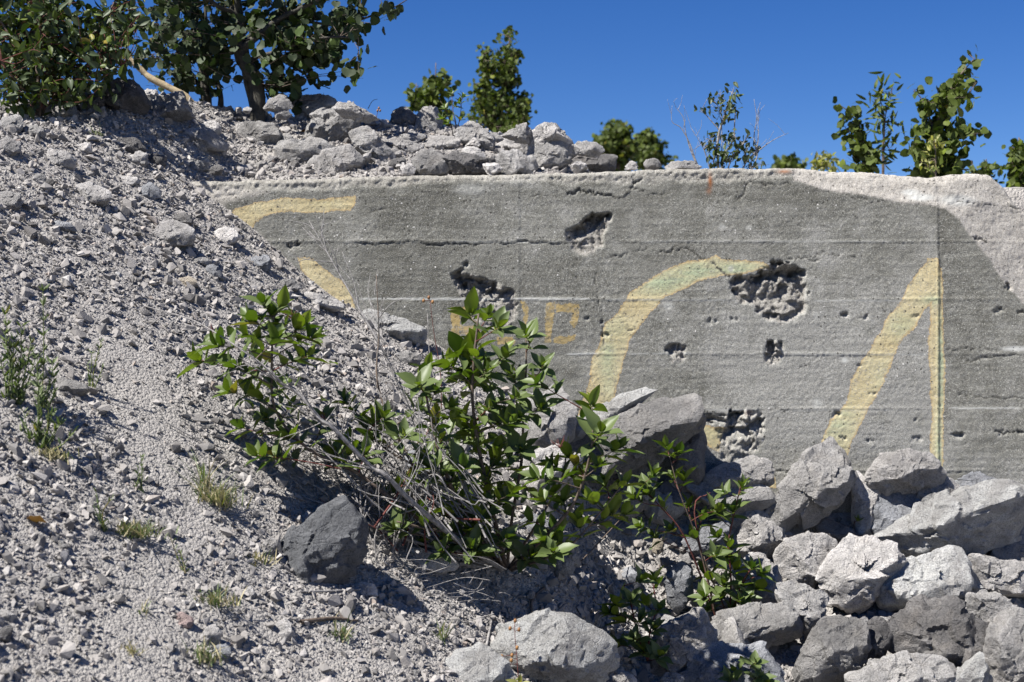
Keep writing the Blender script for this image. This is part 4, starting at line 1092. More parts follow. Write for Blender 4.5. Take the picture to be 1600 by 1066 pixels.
# rocks that fill the heap between the bigger ones on the crest
hr = np.random.default_rng(31)
heap = []
for _ in range(3000):
    if len(heap) >= 26: break
    px = hr.uniform(425, 945)
    ymin = np.interp(px, [425, 500, 600, 650, 720, 800, 850, 945], [190, 175, 200, 205, 222, 218, 222, 248])
    py = hr.uniform(ymin, 264)
    s = hr.uniform(26, 44)
    if any((px - q[0]) ** 2 + 2.2 * (py - q[1]) ** 2 < 27 ** 2 for q in heap): continue
    Y = hit(px, py + s * .2)
    if Y is None: continue
    size = s * Y / F
    Y = max(Y + 0.03, WALL_Y + 0.02 + size * .5) if px > 540 else Y + 0.03
    mk = hr.choice(['p', 'm', 'b', 'd'], p=[.5, .34, .06, .10])
    x, yy, z = wp(px, py, Y)
    o = link('boulder', stone_proto(mk, int(hr.integers(0, 9))), None, (x, yy, z))
    sc = size / 0.1
    o.scale = (sc * hr.uniform(1., 1.35), sc * hr.uniform(.9, 1.2), sc * hr.uniform(.8, 1.1))
    o.rotation_euler = (hr.uniform(-.4, .3), hr.uniform(-.5, .5), hr.uniform(0, 6.28))
    heap.append((px, py))
    lm = min(MARKS, key=lambda q: (q[0] - px) ** 2 + (q[1] - py) ** 2)
    dx, dy = px - lm[0], py - lm[1]
    dr = ('right of' if dx > 0 else 'left of') if abs(dx) > abs(dy) else ('below' if dy > 0 else 'above')
    made_stones.append((math.hypot(dx, dy), TONE[mk], dr, lm[2], o))

ORD = ['', 'second nearest ', 'third nearest ', 'fourth nearest ', 'fifth nearest ', 'sixth nearest ', 'seventh nearest ', 'eighth nearest ']
groups_ = {}
for t in sorted(made_stones, key=lambda t: t[0]):
    groups_.setdefault(t[1:4], []).append(t)
for (look, dr, lm, ), ts in groups_.items():
    for i, t in enumerate(ts):
        pre = (ORD[min(i, 7)] if i else ('nearest ' if len(ts) > 1 else ''))
        tag(t[4], f'{pre}{look} angular stone {dr} the {lm}', 'rock', ST_GROUP)

# ------------------------------------------------------------------ gravel: one object of loose stone chips
def chip_protos(n, npts):
    out = []
    r = np.random.default_rng(4)
    while len(out) < n:
        bm = bmesh.new()
        pts = r.normal(size=(npts, 3)); pts /= np.linalg.norm(pts, axis=1)[:, None]
        pts *= r.uniform(.75, 1.05, (npts, 1)) * np.array([1.0, r.uniform(.6, .9), r.uniform(.4, .65)])
        for p in pts: bm.verts.new(p)
        g = bmesh.ops.convex_hull(bm, input=bm.verts)
        bmesh.ops.triangulate(bm, faces=bm.faces)
        bm.verts.index_update()
        used = [v for v in bm.verts if v.link_faces]
        idx = {v: i for i, v in enumerate(used)}
        V = np.array([v.co[:] for v in used]); Fc = np.array([[idx[v] for v in f.verts] for f in bm.faces])
        bm.free()
        out.append((V, Fc))
    return out
def rand_rot(n, r, tilt=None):
    q = r.normal(size=(n, 4))
    if tilt is not None:
        q = np.stack([np.ones(n), r.normal(size=n) * tilt, r.normal(size=n) * tilt, np.zeros(n)], 1)
    q /= np.linalg.norm(q, axis=1)[:, None]
    w, x, y, z = q.T
    R = np.stack([1 - 2 * (y * y + z * z), 2 * (x * y - z * w), 2 * (x * z + y * w), 2 * (x * y + z * w), 1 - 2 * (x * x + z * z), 2 * (y * z - x * w), 2 * (x * z - y * w), 2 * (y * z + x * w), 1 - 2 * (x * x + y * y)], 1).reshape(n, 3, 3)
    if tilt is not None:
        a = r.uniform(0, 2 * math.pi, n); c, s = np.cos(a), np.sin(a); o = np.zeros(n)
        Rz = np.stack([c, -s, o, s, c, o, o, o, o + 1], 1).reshape(n, 3, 3)
        R = R @ Rz
    return R
def lay_on_slope(R, x, y):
    e = 0.03
    nx = -(terrain_raw(x + e, y) - terrain_raw(x - e, y)) / (2 * e); ny = -(terrain_raw(x, y + e) - terrain_raw(x, y - e)) / (2 * e)
    n = np.stack([nx, ny, np.ones_like(nx)], 1); n /= np.linalg.norm(n, axis=1)[:, None]
    t = np.cross(np.array([0, 1.0, 0]), n); t /= np.linalg.norm(t, axis=1)[:, None]
    B = np.stack([t, np.cross(n, t), n], 2)
    return B @ R
def scatter_positions(n, r, x0, x1, y0, y1, margin=0.10, dustfree=False):
    x = r.uniform(x0, x1, n); y = r.uniform(y0, y1, n)
    z = terrain(x, y)
    px = 800 + x / y * F; py = 533 - (z - EYE) / y * F
    ok = (px > -160) & (px < 1760) & (py < 1190) & (py > -200)
    wall_in = (y > WALL_Y - 0.01) & (y < WALL_Y + WALL_T) & (x > -1.8) & (z < EYE + 0.70)
    ok &= ~wall_in
    ok &= ~((y > WALL_Y + 0.1) & (x > 0.9))
    # the trodden dusty track has fewer stones
    tr = np.interp(py, [440, 560, 640, 700, 780, 840, 900, 1000, 1066], [130, 200, 225, 240, 300, 300, 230, 215, 210])
    wd = np.interp(py, [440, 560, 640, 760, 840, 900, 1066], [50, 95, 85, 45, 45, 80, 70])
    dust = np.exp(-((px - tr) / wd) ** 2) * sstep(py, 430, 560)
    dust = np.maximum(dust, 0.5 * sstep(n2(x, y, 2.3, 3, 81), 0.15, 0.6))
    keep = r.uniform(size=n) > dust * (0.95 if dustfree else 0.80)
    ok &= keep
    return x[ok], y[ok], z[ok]
gb = Builder()
def scatter(n, protos, smin_, smax_, powr, r, box, sink, tilt=None, dustfree=False):
    x, y, z = scatter_positions(n, r, *box, dustfree=dustfree)
    m = len(x)
    s = smin_ * (1 + (r.uniform(size=m) ** powr) * (smax_ / smin_ - 1))
    which = r.integers(0, len(protos), m)
    R = rand_rot(m, r, tilt)
    if tilt is not None: R = lay_on_slope(R, x, y)
    for k, (V, Fc) in enumerate(protos):
        sel = np.nonzero(which == k)[0]
        if not len(sel): continue
        P = np.einsum('nij,vj->nvi', R[sel], V) * s[sel][:, None, None]
        P += np.stack([x[sel], y[sel], z[sel] + sink * s[sel]], 1)[:, None, :]
        nv = len(V)
        gb.add(P.reshape(-1, 3), (Fc[None] + (np.arange(len(sel)) * nv)[:, None, None]).reshape(-1, 3))
gr = np.random.default_rng(11)
P6, P8, P12 = chip_protos(14, 6), chip_protos(14, 8), chip_protos(16, 12)
box = (-2.9, 1.2, 2.9, 7.6)
scatter(110000, P6, 0.005, 0.013, 1.5, gr, box, 0.14, 0.45)
scatter(30000, P8, 0.010, 0.023, 1.7, gr, box, 0.16, 0.45, dustfree=True)
scatter(5000, P12, 0.019, 0.040, 2.0, gr, box, 0.2, 0.40, dustfree=True)
scatter(2500, P12, 0.02, 0.05, 2.0, gr, (0.0, 2.6, 4.2, 6.2), 0.1)
gravel = link('gravel', gb.mesh('gravel', [M_GRAVEL], False))
tag(gravel, 'loose grey limestone gravel covering the slope', None, kind='stuff')

# ------------------------------------------------------------------ leaves and stems
def leaf_mesh(name, kind, mat, variant=0):
    r = np.random.default_rng(30 + variant)
    if kind == 'aspen':      # nearly round with a short tip
        prof = [(0.0, 0.0), (0.06, 0.30), (0.25, 0.52), (0.5, 0.55), (0.75, 0.38), (0.92, 0.14), (1.0, 0.0)]
        curl, fold, wav = r.uniform(.0, .22), r.uniform(.05, .16), 0.05
    elif kind == 'dogwood':  # egg shaped, drawn out to a point
        prof = [(0.0, 0.0), (0.10, 0.12), (0.28, 0.20), (0.48, 0.235), (0.68, 0.18), (0.86, 0.08), (1.0, 0.0)]
        curl, fold, wav = r.uniform(.25, .7), r.uniform(.25, .55), 0.02
    else:                    # narrow
        prof = [(0.0, 0.0), (0.2, 0.09), (0.5, 0.12), (0.8, 0.07), (1.0, 0.0)]
        curl, fold, wav = r.uniform(.1, .5), r.uniform(.2, .4), 0.01
    V, Fc = [], []
    n = len(prof)
    ph = r.uniform(0, 6)
    for i, (t, w) in enumerate(prof):
        z = -curl * t * t * 0.35
        if w == 0:
            V.append((t, 0, z)); continue
        wv = wav * math.sin(t * 11 + ph)
        V += [(t, -w, z + fold * w + wv), (t, -w * .5, z + fold * w * .42), (t, 0, z), (t, w * .5, z + fold * w * .42), (t, w, z + fold * w - wv)]
    first, last = 0, len(V) - 1
    rows = [1 + 5 * k for k in range(n - 2)]
    q, t3 = [], []
    for a, b in zip(rows[:-1], rows[1:]):
        for k in range(4): q.append((a + k, a + k + 1, b + k + 1, b + k))
    for k in range(4):
        t3.append((first, rows[0] + k + 1, rows[0] + k)[::-1]); t3.append((rows[-1] + k, rows[-1] + k + 1, last)[::1])
    V = np.array(V, float)
    return V, [np.array(q), np.array(t3)], (name, mat)
LEAF = {}
LMESH = {}
for kd, mt in (('dogwood', M_DOG), ('aspen', M_ASP), ('birch', M_BIR), ('narrow', M_GRASS), ('yellow', M_YEL), ('thicket', M_THICK), ('slim', M_BIR)):
    base = {'slim': 'narrow', 'birch': 'aspen', 'yellow': 'dogwood', 'thicket': 'dogwood'}.get(kd, kd)
    for v in range(5):
        V, Fs, _ = leaf_mesh(kd, base, mt, v)
        LEAF[kd, v] = (V, Fs)
        LMESH[kd, v] = new_mesh('leaf', V, Fs, True, None, [mt])

def unit(v):
    v = np.asarray(v, float)
    return v / (np.linalg.norm(v) + 1e-9)

class Plant:
    """collects leaves and stems; the first max_obj leaves become objects of their own"""
    def __init__(s, name, label, cat, base, kind, group=None, max_obj=280, leaf_part='leaf'):
        s.root = bpy.data.objects.new(name, None); COL.objects.link(s.root)
        s.base = np.asarray(base, float)
        s.root.location = tuple(float(v) for v in s.base)
        s.root.empty_display_size = 0.1
        tag(s.root, label, cat, group)
        s.kind = kind; s.leaves = []; s.max_obj = max_obj; s.leaf_part = leaf_part
        s.tubes = {}
        s.r = np.random.default_rng(abs(hash_name(label)) % 100000)
    def leaf(s, pos, d, nrm, length):
        s.leaves.append((np.asarray(pos, float), unit(d), np.asarray(nrm, float), length))
    def stem(s, part, mat, pts, r0, r1, sides=6, joined=False, wob=0.0):
        key = (part, mat.name) if joined else (part, mat.name, len(s.tubes))
        if key not in s.tubes: s.tubes[key] = (part, mat, Builder(), joined)
        pts = [np.asarray(p, float) - s.base for p in pts]
        return s.tubes[key][2].tube(pts, r0, r1, sides, 1.0, wob) + s.base
    def pair(s, pos, d, length, ang, roll, up=0.5):
        """two opposite leaves at a node"""
        d = unit(d)
        a = unit(np.cross(d, [0.3, 0.2, 1.0])); b = np.cross(d, a)
        for k in (0, 1):
            th = roll + k * math.pi + s.r.uniform(-.25, .25)
            side = math.cos(th) * a + math.sin(th) * b
            an = ang + s.r.uniform(-.2, .2)
            ld = unit(d * math.cos(an) + side * math.sin(an) + np.array([0, 0, -0.12]))
            nrm = unit(d * math.sin(an) - side * math.cos(an) + np.array([-0.15, -0.1, up]))
            s.leaf(pos, ld, nrm, length * s.r.uniform(.75, 1.15))
    def finish(s):
        for part, mat, b, joined in s.tubes.values():
            o = link(part, b.mesh(part, [mat]), s.root)
            if joined: o['kind'] = 'stuff'
        L = sorted(s.leaves, key=lambda t: -t[3] / max(t[0][1], 1))
        single, rest = L[:s.max_obj], L[s.max_obj:]
        for pos, d, nrm, ln in single:
            Y = unit(np.cross(nrm, d)); Zv = np.cross(d, Y)
            v = int(s.r.integers(0, 5))
            o = bpy.data.objects.new(s.leaf_part, LMESH[s.kind, v]); COL.objects.link(o)
            o.parent = s.root
            M = Matrix(((d[0], Y[0], Zv[0]), (d[1], Y[1], Zv[1]), (d[2], Y[2], Zv[2])))
            o.rotation_euler = M.to_euler()
            o.location = tuple(float(q) for q in pos - s.base)
            o.scale = (ln, ln * s.r.uniform(.85, 1.15), ln)
        if rest:
            b = Builder()
            for pos, d, nrm, ln in rest:
                Y = unit(np.cross(nrm, d)); Zv = np.cross(d, Y)
                V, Fs = LEAF[s.kind, int(s.r.integers(0, 5))]
                b.add((V[:, :1] * d + V[:, 1:2] * Y + V[:, 2:] * Zv) * ln + pos - s.base, *Fs)
            mt = LMESH[s.kind, 0].materials[0]
            o = link('foliage', b.mesh('foliage', [mt]), s.root)
            o['kind'] = 'stuff'
        return s.root

def hash_name(t):
    h = 7
    for ch in t: h = (h * 131 + ord(ch)) & 0x7fffffff
    return h

def shoot(pl, a, b, leaf_len, nodes=3, spacing=0.035, r0=0.0028, mat=None, bend=None, part='twigs', rosette=True, joined=True):
    """a leafy shoot from a to b with opposite leaves towards the tip"""
    a, b = np.asarray(a, float), np.asarray(b, float)
    m = (a + b) / 2 + (pl.r.normal(size=3) * 0.04 * np.linalg.norm(b - a) if bend is None else np.asarray(bend))
    P = pl.stem(part, mat or M_BROWNTWIG, [a, m, b], r0, r0 * 0.45, 5, joined)
    d = unit(P[-1] - P[-3])
    up = unit(d * 0.7 + np.array([0, 0, 0.5]))
    roll = pl.r.uniform(0, math.pi)
    if rosette:
        pl.pair(b, up, leaf_len * .70, 0.30, roll + 1.57)
        pl.pair(b - up * .01, up, leaf_len * 1.0, 0.75, roll)
    for k in range(nodes):
        t = b - d * spacing * (k + 0.7)
        pl.pair(t, up, leaf_len * (1.0 - 0.05 * k), 0.95 + 0.1 * k, roll + (k + 1) * 1.57)

def nearest_on(paths, p, below=0.0):
    best, bp = 1e9, None
    for P in paths:
        D_ = np.linalg.norm(P - p, axis=1) + np.where(P[:, 2] > p[2] - below, 0.35, 0)
        i = int(np.argmin(D_))
        if D_[i] < best:
            best, bp = D_[i], P[i]
    return bp

# ------------------------------------------------------------------ the big dogwood shrub in the middle
def px3(t):
    return wp(t[0], t[1], t[2])
YB = hit(792, 885)
root = wp(792, 885, YB)
bush = Plant('dogwood_shrub', 'large leafy red osier shrub with dead grey branches in front of the wall', 'shrub', root, 'dogwood', max_obj=290)
def limb(pts, r0, r1, mat, part='branch', wob=0.12, sides=7):
    return bush.stem(part, mat, [root + np.array([0, 0, -0.02])] + [px3(p) for p in pts], r0, r1, sides, False, wob)
limbs = []
limbs.append(limb([(730, 855, 4.80), (650, 790, 4.62), (602, 742, 4.55), (578, 728, 4.55), (520, 668, 4.50), (500, 655, 4.50), (468, 616, 4.50), (440, 600, 4.50), (410, 570, 4.52), (360, 535, 4.58), (300, 500, 4.68), (225, 478, 4.80)], 0.0100, 0.0015, M_GREYTWIG))
limbs.append(limb([(690, 830, 4.9), (600, 770, 4.85), (540, 735, 4.85), (470, 690, 4.85), (400, 660, 4.85)], 0.010, 0.0025, M_GREYTWIG))
limbs.append(limb([(720, 800, 5.0), (690, 720, 5.05), (640, 640, 5.1), (605, 560, 5.15), (560, 480, 5.2), (520, 410, 5.25), (483, 345, 5.3)], 0.010, 0.0012, M_GREYTWIG))
limbs.append(limb([(690, 790, 4.95), (625, 690, 4.95), (590, 600, 5.0), (592, 520, 5.05), (588, 430, 5.1)], 0.008, 0.0012, M_BROWNTWIG))
limbs.append(limb([(770, 800, 4.95), (748, 700, 4.9), (738, 620, 4.88), (742, 550, 4.87), (748, 490, 4.86)], 0.009, 0.003, M_BROWNTWIG))
limbs.append(limb([(800, 810, 5.0), (815, 720, 4.98), (818, 640, 4.96), (822, 580, 4.96), (822, 520, 4.97)], 0.007, 0.0025, M_BROWNTWIG))
limbs.append(limb([(720, 790, 4.85), (690, 720, 4.8), (670, 640, 4.8), (662, 580, 4.8)], 0.008, 0.003, M_BROWNTWIG))
limbs.append(limb([(640, 800, 4.75), (560, 740, 4.7), (480, 700, 4.68), (430, 640, 4.66), (425, 560, 4.66), (428, 480, 4.68)], 0.008, 0.003, M_BROWNTWIG))
limbs.append(limb([(860, 830, 4.85), (900, 780, 4.8), (922, 710, 4.78), (928, 650, 4.78)], 0.008, 0.0025, M_BROWNTWIG))
limbs.append(limb([(880, 860, 4.85), (930, 810, 4.8), (970, 760, 4.78)], 0.005, 0.002, M_BROWNTWIG))
limbs.append(limb([(850, 800, 5.0), (880, 740, 5.0), (885, 690, 5.0)], 0.006, 0.002, M_BROWNTWIG))
limbs.append(limb([(720, 840, 4.8), (660, 825, 4.7), (620, 815, 4.65)], 0.006, 0.003, M_BROWNTWIG))
limbs.append(limb([(690, 850, 4.8), (600, 800, 4.7), (545, 745, 4.66), (500, 700, 4.66)], 0.005, 0.002, M_GREYTWIG))
limbs.append(limb([(760, 840, 4.9), (700, 760, 4.85), (600, 700, 4.8), (560, 650, 4.8)], 0.006, 0.0025, M_BROWNTWIG))
limbs.append(limb([(650, 900, 4.9), (620, 880, 4.85), (560, 820, 4.8), (540, 780, 4.78)], 0.005, 0.002, M_REDTWIG))
# bleached dead branches sweeping low to the left over the dark boulder
limb([(700, 880, 4.85), (620, 890, 4.72), (560, 880, 4.66), (500, 866, 4.64), (445, 868, 4.64)], 0.010, 0.0025, M_GREYTWIG)
limb([(690, 860, 4.85), (600, 830, 4.75), (540, 800, 4.72), (470, 775, 4.72)], 0.007, 0.002, M_GREYTWIG)
limb([(640, 870, 4.85), (575, 865, 4.7), (540, 885, 4.66), (500, 888, 4.66)], 0.004, 0.0012, M_GREYTWIG)
limb([(700, 910, 4.9), (640, 925, 4.78), (560, 935, 4.70), (500, 940, 4.66)], 0.004, 0.0010, M_GREYTWIG)
limb([(700, 700, 5.0), (690, 640, 5.02), (672, 560, 5.05), (668, 490, 5.1)], 0.004, 0.001, M_GREYTWIG)
dead = np.random.default_rng(8)
for P in (limbs[0], limbs[2], limbs[3], limbs[1]):
    for _ in range(26):
        i = int(dead.integers(8, len(P) - 1))
        a = P[i]; t = unit(P[min(i + 1, len(P) - 1)] - P[i - 1])
        dirv = unit(t * dead.uniform(.5, 1.2) + dead.normal(size=3) * 0.55 + np.array([0, 0, .15]))
        ln = dead.uniform(.05, .24)
        b_ = a + dirv * ln
        bush.stem('dead_twigs', M_GREYTWIG, [a, (a + b_) / 2 + dead.normal(size=3) * .012, b_], 0.0022, 0.0007, 4, True)
        if dead.uniform() < .6:
            c_ = (a + b_) / 2; e_ = c_ + unit(dirv + dead.normal(size=3) * .6) * ln * .5
            bush.stem('dead_twigs', M_GREYTWIG, [c_, (c_ + e_) / 2, e_], 0.0014, 0.0006, 4, True)
for _ in range(120):      # tangle of bleached suckers in the middle left
    a = wp(dead.uniform(540, 790), dead.uniform(760, 890), dead.uniform(4.6, 4.95))
    b_ = a + (wp(dead.uniform(420, 700), dead.uniform(560, 760), dead.uniform(4.6, 5.0)) - a) * dead.uniform(.5, 1)
    bush.stem('dead_twigs', M_GREYTWIG if dead.uniform() < .93 else M_REDTWIG, [a, a * .7 + b_ * .3 + dead.normal(size=3) * .018, a * .35 + b_ * .65 + dead.normal(size=3) * .025, b_ + dead.normal(size=3) * .03], dead.uniform(.0018, .0045), 0.0009, 4, True)
for _ in range(60):      # fine litter of twigs under the shrub
    a = wp(dead.uniform(520, 800), dead.uniform(880, 960), dead.uniform(4.55, 4.85))
    dv = unit(np.array([-1, dead.uniform(-.2, .2), dead.uniform(-.35, .35)]))
    b_ = a + dv * dead.uniform(.06, .22)
    bush.stem('dead_twigs', M_GREYTWIG, [a, (a + b_) / 2 + dead.normal(size=3) * .015, b_], 0.0013, 0.0006, 4, True)
TIPS = [(312,550),(340,528),(385,512),(412,462),(440,470),(470,500),(430,520),(490,515),(398,490),(365,560),(395,600),(440,590),(480,545),(372,655),(415,640),(450,670),(405,700),(360,600),(455,620),(430,700),
 (540,615),(505,640),(585,650),(545,680),(600,640),(520,700),(570,700),(630,670),
 (735,478),(762,482),(745,520),(780,500),(722,540),(668,560),(700,560),(735,585),(680,600),(760,570),(800,575),(790,545),(822,512),(848,560),(838,585),(806,610),(845,625),(705,625),(655,625),(765,625),(795,650),(740,665),(690,675),(662,700),(720,720),(775,700),(815,690),(760,740),(710,760),(800,760),(750,800),(790,830),(660,790),(700,830),(830,800),(680,650),(725,640),(770,780),(730,560),(810,640),(655,590),
 (925,618),(938,665),(890,700),(862,715),(905,735),(935,715),(965,690),(975,745),(925,770),(880,770),(955,790),(850,770),(905,805),(870,820),(945,745),(850,830),(840,735),(980,790),
 (655,835),(620,815),(690,850),(740,845),(735,820),(830,860),(760,830),(865,850),(680,720),(640,740),(600,760),(700,790)]
tr_ = np.random.default_rng(19)
for (tx, ty) in TIPS:
    Y0 = np.interp(tx, [300, 450, 600, 750, 900, 980], [4.72, 4.68, 4.78, 4.88, 4.82, 4.8]) + tr_.uniform(-.14, .10)
    tip = wp(tx, ty + 12, Y0)
    att = nearest_on(limbs, tip, 0.03)
    if np.linalg.norm(att - tip) > .28:
        att = tip + unit(att - tip) * .28 + np.array([0, 0.02, -0.05])
    shoot(bush, att, tip, 0.088 * tr_.uniform(.75, 1.2), int(tr_.integers(2, 4)), 0.032, 0.0026, M_REDTWIG if tr_.uniform() < .2 else M_BROWNTWIG)
# shaded inner leaves that close up the heart of the shrub
for _ in range(220):
    u = tr_.uniform()
    if u < .75: px, py = tr_.normal(758, 40), tr_.uniform(540, 790)
    elif u < .80: px, py = tr_.normal(900, 40), tr_.uniform(700, 850)
    else: px, py = tr_.normal(425, 42), tr_.uniform(510, 700)
    pos = wp(px, py, tr_.uniform(4.85, 5.12))
    bush.leaf(pos, tr_.normal(size=3), tr_.normal(size=3) * .5 + np.array([0, 0, .8]), tr_.uniform(.055, .085))
# faded seed heads
for (cx, cy) in ((665 + 210, 690), (505, 645), (333, 520), (458, 488)):
    for _ in range(22):
        a = wp(cx, cy + 10, 4.7); b_ = a + np.array([tr_.normal() * .018, tr_.normal() * .012, abs(tr_.normal()) * .02])
        bush.stem('berry_stalks', M_REDTWIG, [a, b_], .0011, .0008, 4, True)
bush.finish()

# ------------------------------------------------------------------ smaller dogwood plants among the boulders
def small_dogwood(label, bpx, stems, tips, leaf_len=0.078, group='young dogwood plants among the boulders', kind='dogwood', n=(1, 3), fwd=0.06):
    Yb = hit(bpx[0], min(bpx[1], 1120)) or 5.0
    Yb -= fwd
    base = wp(bpx[0], bpx[1], Yb)
    pl = Plant('dogwood_plant', label, 'plant', base, kind, group, 120)
    paths = []
    for st in stems:
        paths.append(pl.stem('stem', M_REDTWIG if st[0] else M_BROWNTWIG, [base] + [wp(a, b, Yb + dy) for a, b, dy in st[1]], 0.0048, 0.0018, 6, False, .1))
    for (tx, ty) in tips:
        tip = wp(tx, ty + 8, Yb - 0.05 + pl.r.uniform(-.08, .06))
        att = nearest_on(paths, tip, 0.02)
        if np.linalg.norm(att - tip) > .2: att = tip + unit(att - tip) * .2
        shoot(pl, att, tip, leaf_len * pl.r.uniform(.8, 1.15), int(pl.r.integers(*n)), 0.024, 0.002, M_REDTWIG)
    return pl.finish()
small_dogwood('tall thin dogwood plant with dark stem between pebbles and boulders, arching up to the left', (1118, 962),
              [(0, [(1105, 900, -.05), (1085, 830, -.08), (1062, 770, -.1), (1045, 710, -.1)]), (1, [(1070, 840, -.08), (1030, 790, -.1), (1000, 760, -.1)]), (1, [(1085, 800, -.08), (1110, 770, -.06)])],
              [(1042,692),(1062,700),(1020,735),(1052,738),(990,770),(1012,762),(1035,782),(1075,782),(1098,800),(1000,815),(1050,820),(1120,790),(1085,830),(1022,830),(1070,740)])
small_dogwood('bushy bright green dogwood plant in front of the pale upright rock', (1140, 968),
              [(1, [(1142, 900, -.05), (1138, 850, -.07), (1148, 800, -.08), (1158, 755, -.08)]), (1, [(1160, 910, -.08), (1180, 880, -.1)]), (0, [(1110, 900, -.06), (1100, 870, -.08)])],
              [(1132,762),(1160,752),(1122,795),(1145,790),(1140,845),(1118,860),(1150,880),(1175,878),(1190,890),(1160,905),(1130,905),(1105,890),(1125,925),(1155,930),(1185,912),(1100,925),(1140,870),(1120,830),(1170,925),(1110,945),(1145,945)])
small_dogwood('low dogwood plant with upright pale leaves left of the white block', (1012, 1032),
              [(1, [(995, 985, -.05), (985, 940, -.06), (975, 915, -.06)]), (1, [(1015, 990, -.05), (1025, 950, -.06), (1020, 910, -.06)])],
              [(1000,900),(1022,898),(968,938),(985,930),(1010,935),(1030,945),(950,950),(975,962),(1000,962),(1022,975),(965,1000),(1005,1010),(1030,1018),(990,990)], 0.082, fwd=0.14)
small_dogwood('single dogwood sprig rising at the bottom edge before the flat bluish boulder', (1168, 1100),
              [(0, [(1168, 1075, -.02), (1166, 1050, -.03)])],
              [(1166,1032),(1180,1028),(1150,1042),(1188,1050),(1140,1055),(1165,1052),(1195,1062)], 0.07)
small_dogwood('tiny yellowish leafed seedling at the foot of the broad veined boulder', (805, 1078),
              [(0, [(803, 1066, -.02), (804, 1058, -.02)])], [(800,1058),(812,1060),(795,1068)], 0.05, kind='yellow', n=(0, 1))
small_dogwood('single green blade leaf sticking out of the crack beside the pear shaped boulder', (1325, 835),
              [(0, [(1332, 825, 0), (1336, 812, 0)])], [(1340, 804)], 0.05, n=(0, 1))

# ------------------------------------------------------------------ trees, saplings and brush on the skyline
def crown(pl, paths, blobs, Yc, yspread, leaf_len, drop=0.6, twig_mat=None, twig_part='twigs', per_twig=9, twig_len=0.22, thin=0.0022):
    r = pl.r
    for (cx, cy, rx, ry, n) in blobs:
        m = Yc / F
        k = 0
        while k < n:
            q = r.normal(size=3); q = q / np.linalg.norm(q) * r.uniform() ** (1 / 2.4)
            c = wp(cx + rx * q[0], cy + ry * q[2], Yc + yspread * q[1])
            att = nearest_on(paths, c, 0.0)
            dv = att - c
            L = np.linalg.norm(dv)
            start = att if L < twig_len * 2.2 else c + unit(dv) * twig_len * 2.2
            mid = (start + c) / 2 + r.normal(size=3) * 0.03 * twig_len / .2
            P = pl.stem(twig_part, twig_mat or M_BROWNTWIG, [start, mid, c], thin, thin * .35, 4, True)
            for _ in range(per_twig):
                if k >= n: break
                p = P[int(r.integers(len(P) // 3, len(P)))] + r.normal(size=3) * leaf_len * .5
                d = r.normal(size=3) * .7 + np.array([0, 0, -drop])
                nn = r.normal(size=3) + np.array([-.3, -.5, .35])
                pl.leaf(p, d, nn, leaf_len * r.uniform(.7, 1.2))
                k += 1
def tree(name, label, cat, bpx, Y, trunks, blobs, kind, leaf_len, yspread, mat=M_BROWNTWIG, group=None, max_obj=0, drop=.6, per_twig=9, twig_len=.22, thin=.0022, ground=None, tw=None):
    g = float(terrain(np.array([(bpx - 800) / F * Y]), np.array([Y]))[0])
    base = np.array([(bpx - 800) / F * Y, Y, g])
    pl = Plant(name, label, cat, base, kind, group, max_obj)
    paths = []
    for (r0, r1, pts) in trunks:
        P = pl.stem('trunk', mat, [base + np.array([0, 0, -.05])] + [wp(a, b, Y + dy) for a, b, dy in pts], r0, r1, 8, False, .15)
        paths.append(P)
    crown(pl, paths, blobs, Y, yspread, leaf_len, drop, tw, per_twig=per_twig, twig_len=twig_len, thin=thin)
    return pl, paths

# the aspen on the crest
pl, paths = tree('aspen_tree', 'aspen tree with a curved dark trunk and hanging round leaves on the crest', 'tree', 402, 7.15,
     [(0.038, 0.026, [(403, 140, 0), (390, 112, 0), (375, 80, 0), (374, 45, .02), (368, 5, .05), (362, -60, .1), (368, -160, .1), (360, -260, .1)]),
      (0.030, 0.005, [(395, 115, 0), (378, 82, 0), (405, 55, -.05), (440, 28, -.1), (480, 8, -.15), (540, -25, -.2), (600, -60, -.2)]),
      (0.016, 0.004, [(392, 110, 0), (395, 92, 0), (430, 82, -.1), (470, 66, -.2), (520, 58, -.25), (560, 60, -.3)]),
      (0.012, 0.002, [(380, 70, 0), (460, 35, 0), (530, 40, .05), (580, 25, .1), (615, 12, .1), (642, -4, .1)]),
      (0.018, 0.004, [(376, 40, 0), (340, 10, -.1), (290, -30, -.2), (240, -60, -.3)]),
      (0.018, 0.004, [(370, 0, 0), (420, -50, -.3), (480, -100, -.5), (540, -140, -.6)])],
     [(400, 30, 70, 45, 130), (455, 15, 70, 35, 120), (510, 30, 60, 40, 120), (470, 60, 60, 40, 60), (560, 12, 50, 26, 60), (525, 75, 38, 35, 60), (480, 90, 50, 45, 90), (445, 120, 35, 35, 55), (550, 105, 22, 12, 12), (572, 118, 14, 12, 12), (515, 130, 12, 8, 8), (520, 148, 12, 7, 8), (600, 14, 20, 14, 14), (430, 60, 60, 40, 60), (330, 40, 60, 45, 90), (290, 70, 55, 45, 80), (250, 40, 60, 50, 90), (300, 0, 90, 30, 90), (420, -70, 150, 60, 200), (300, -90, 120, 60, 140), (500, -50, 80, 40, 90), (560, 40, 20, 20, 18), (405, 100, 30, 25, 20), (350, 90, 30, 30, 35)],
     'aspen', 0.049, .42, M_ASPBARK, None, 290, .9, 8, .20)
pl.finish()
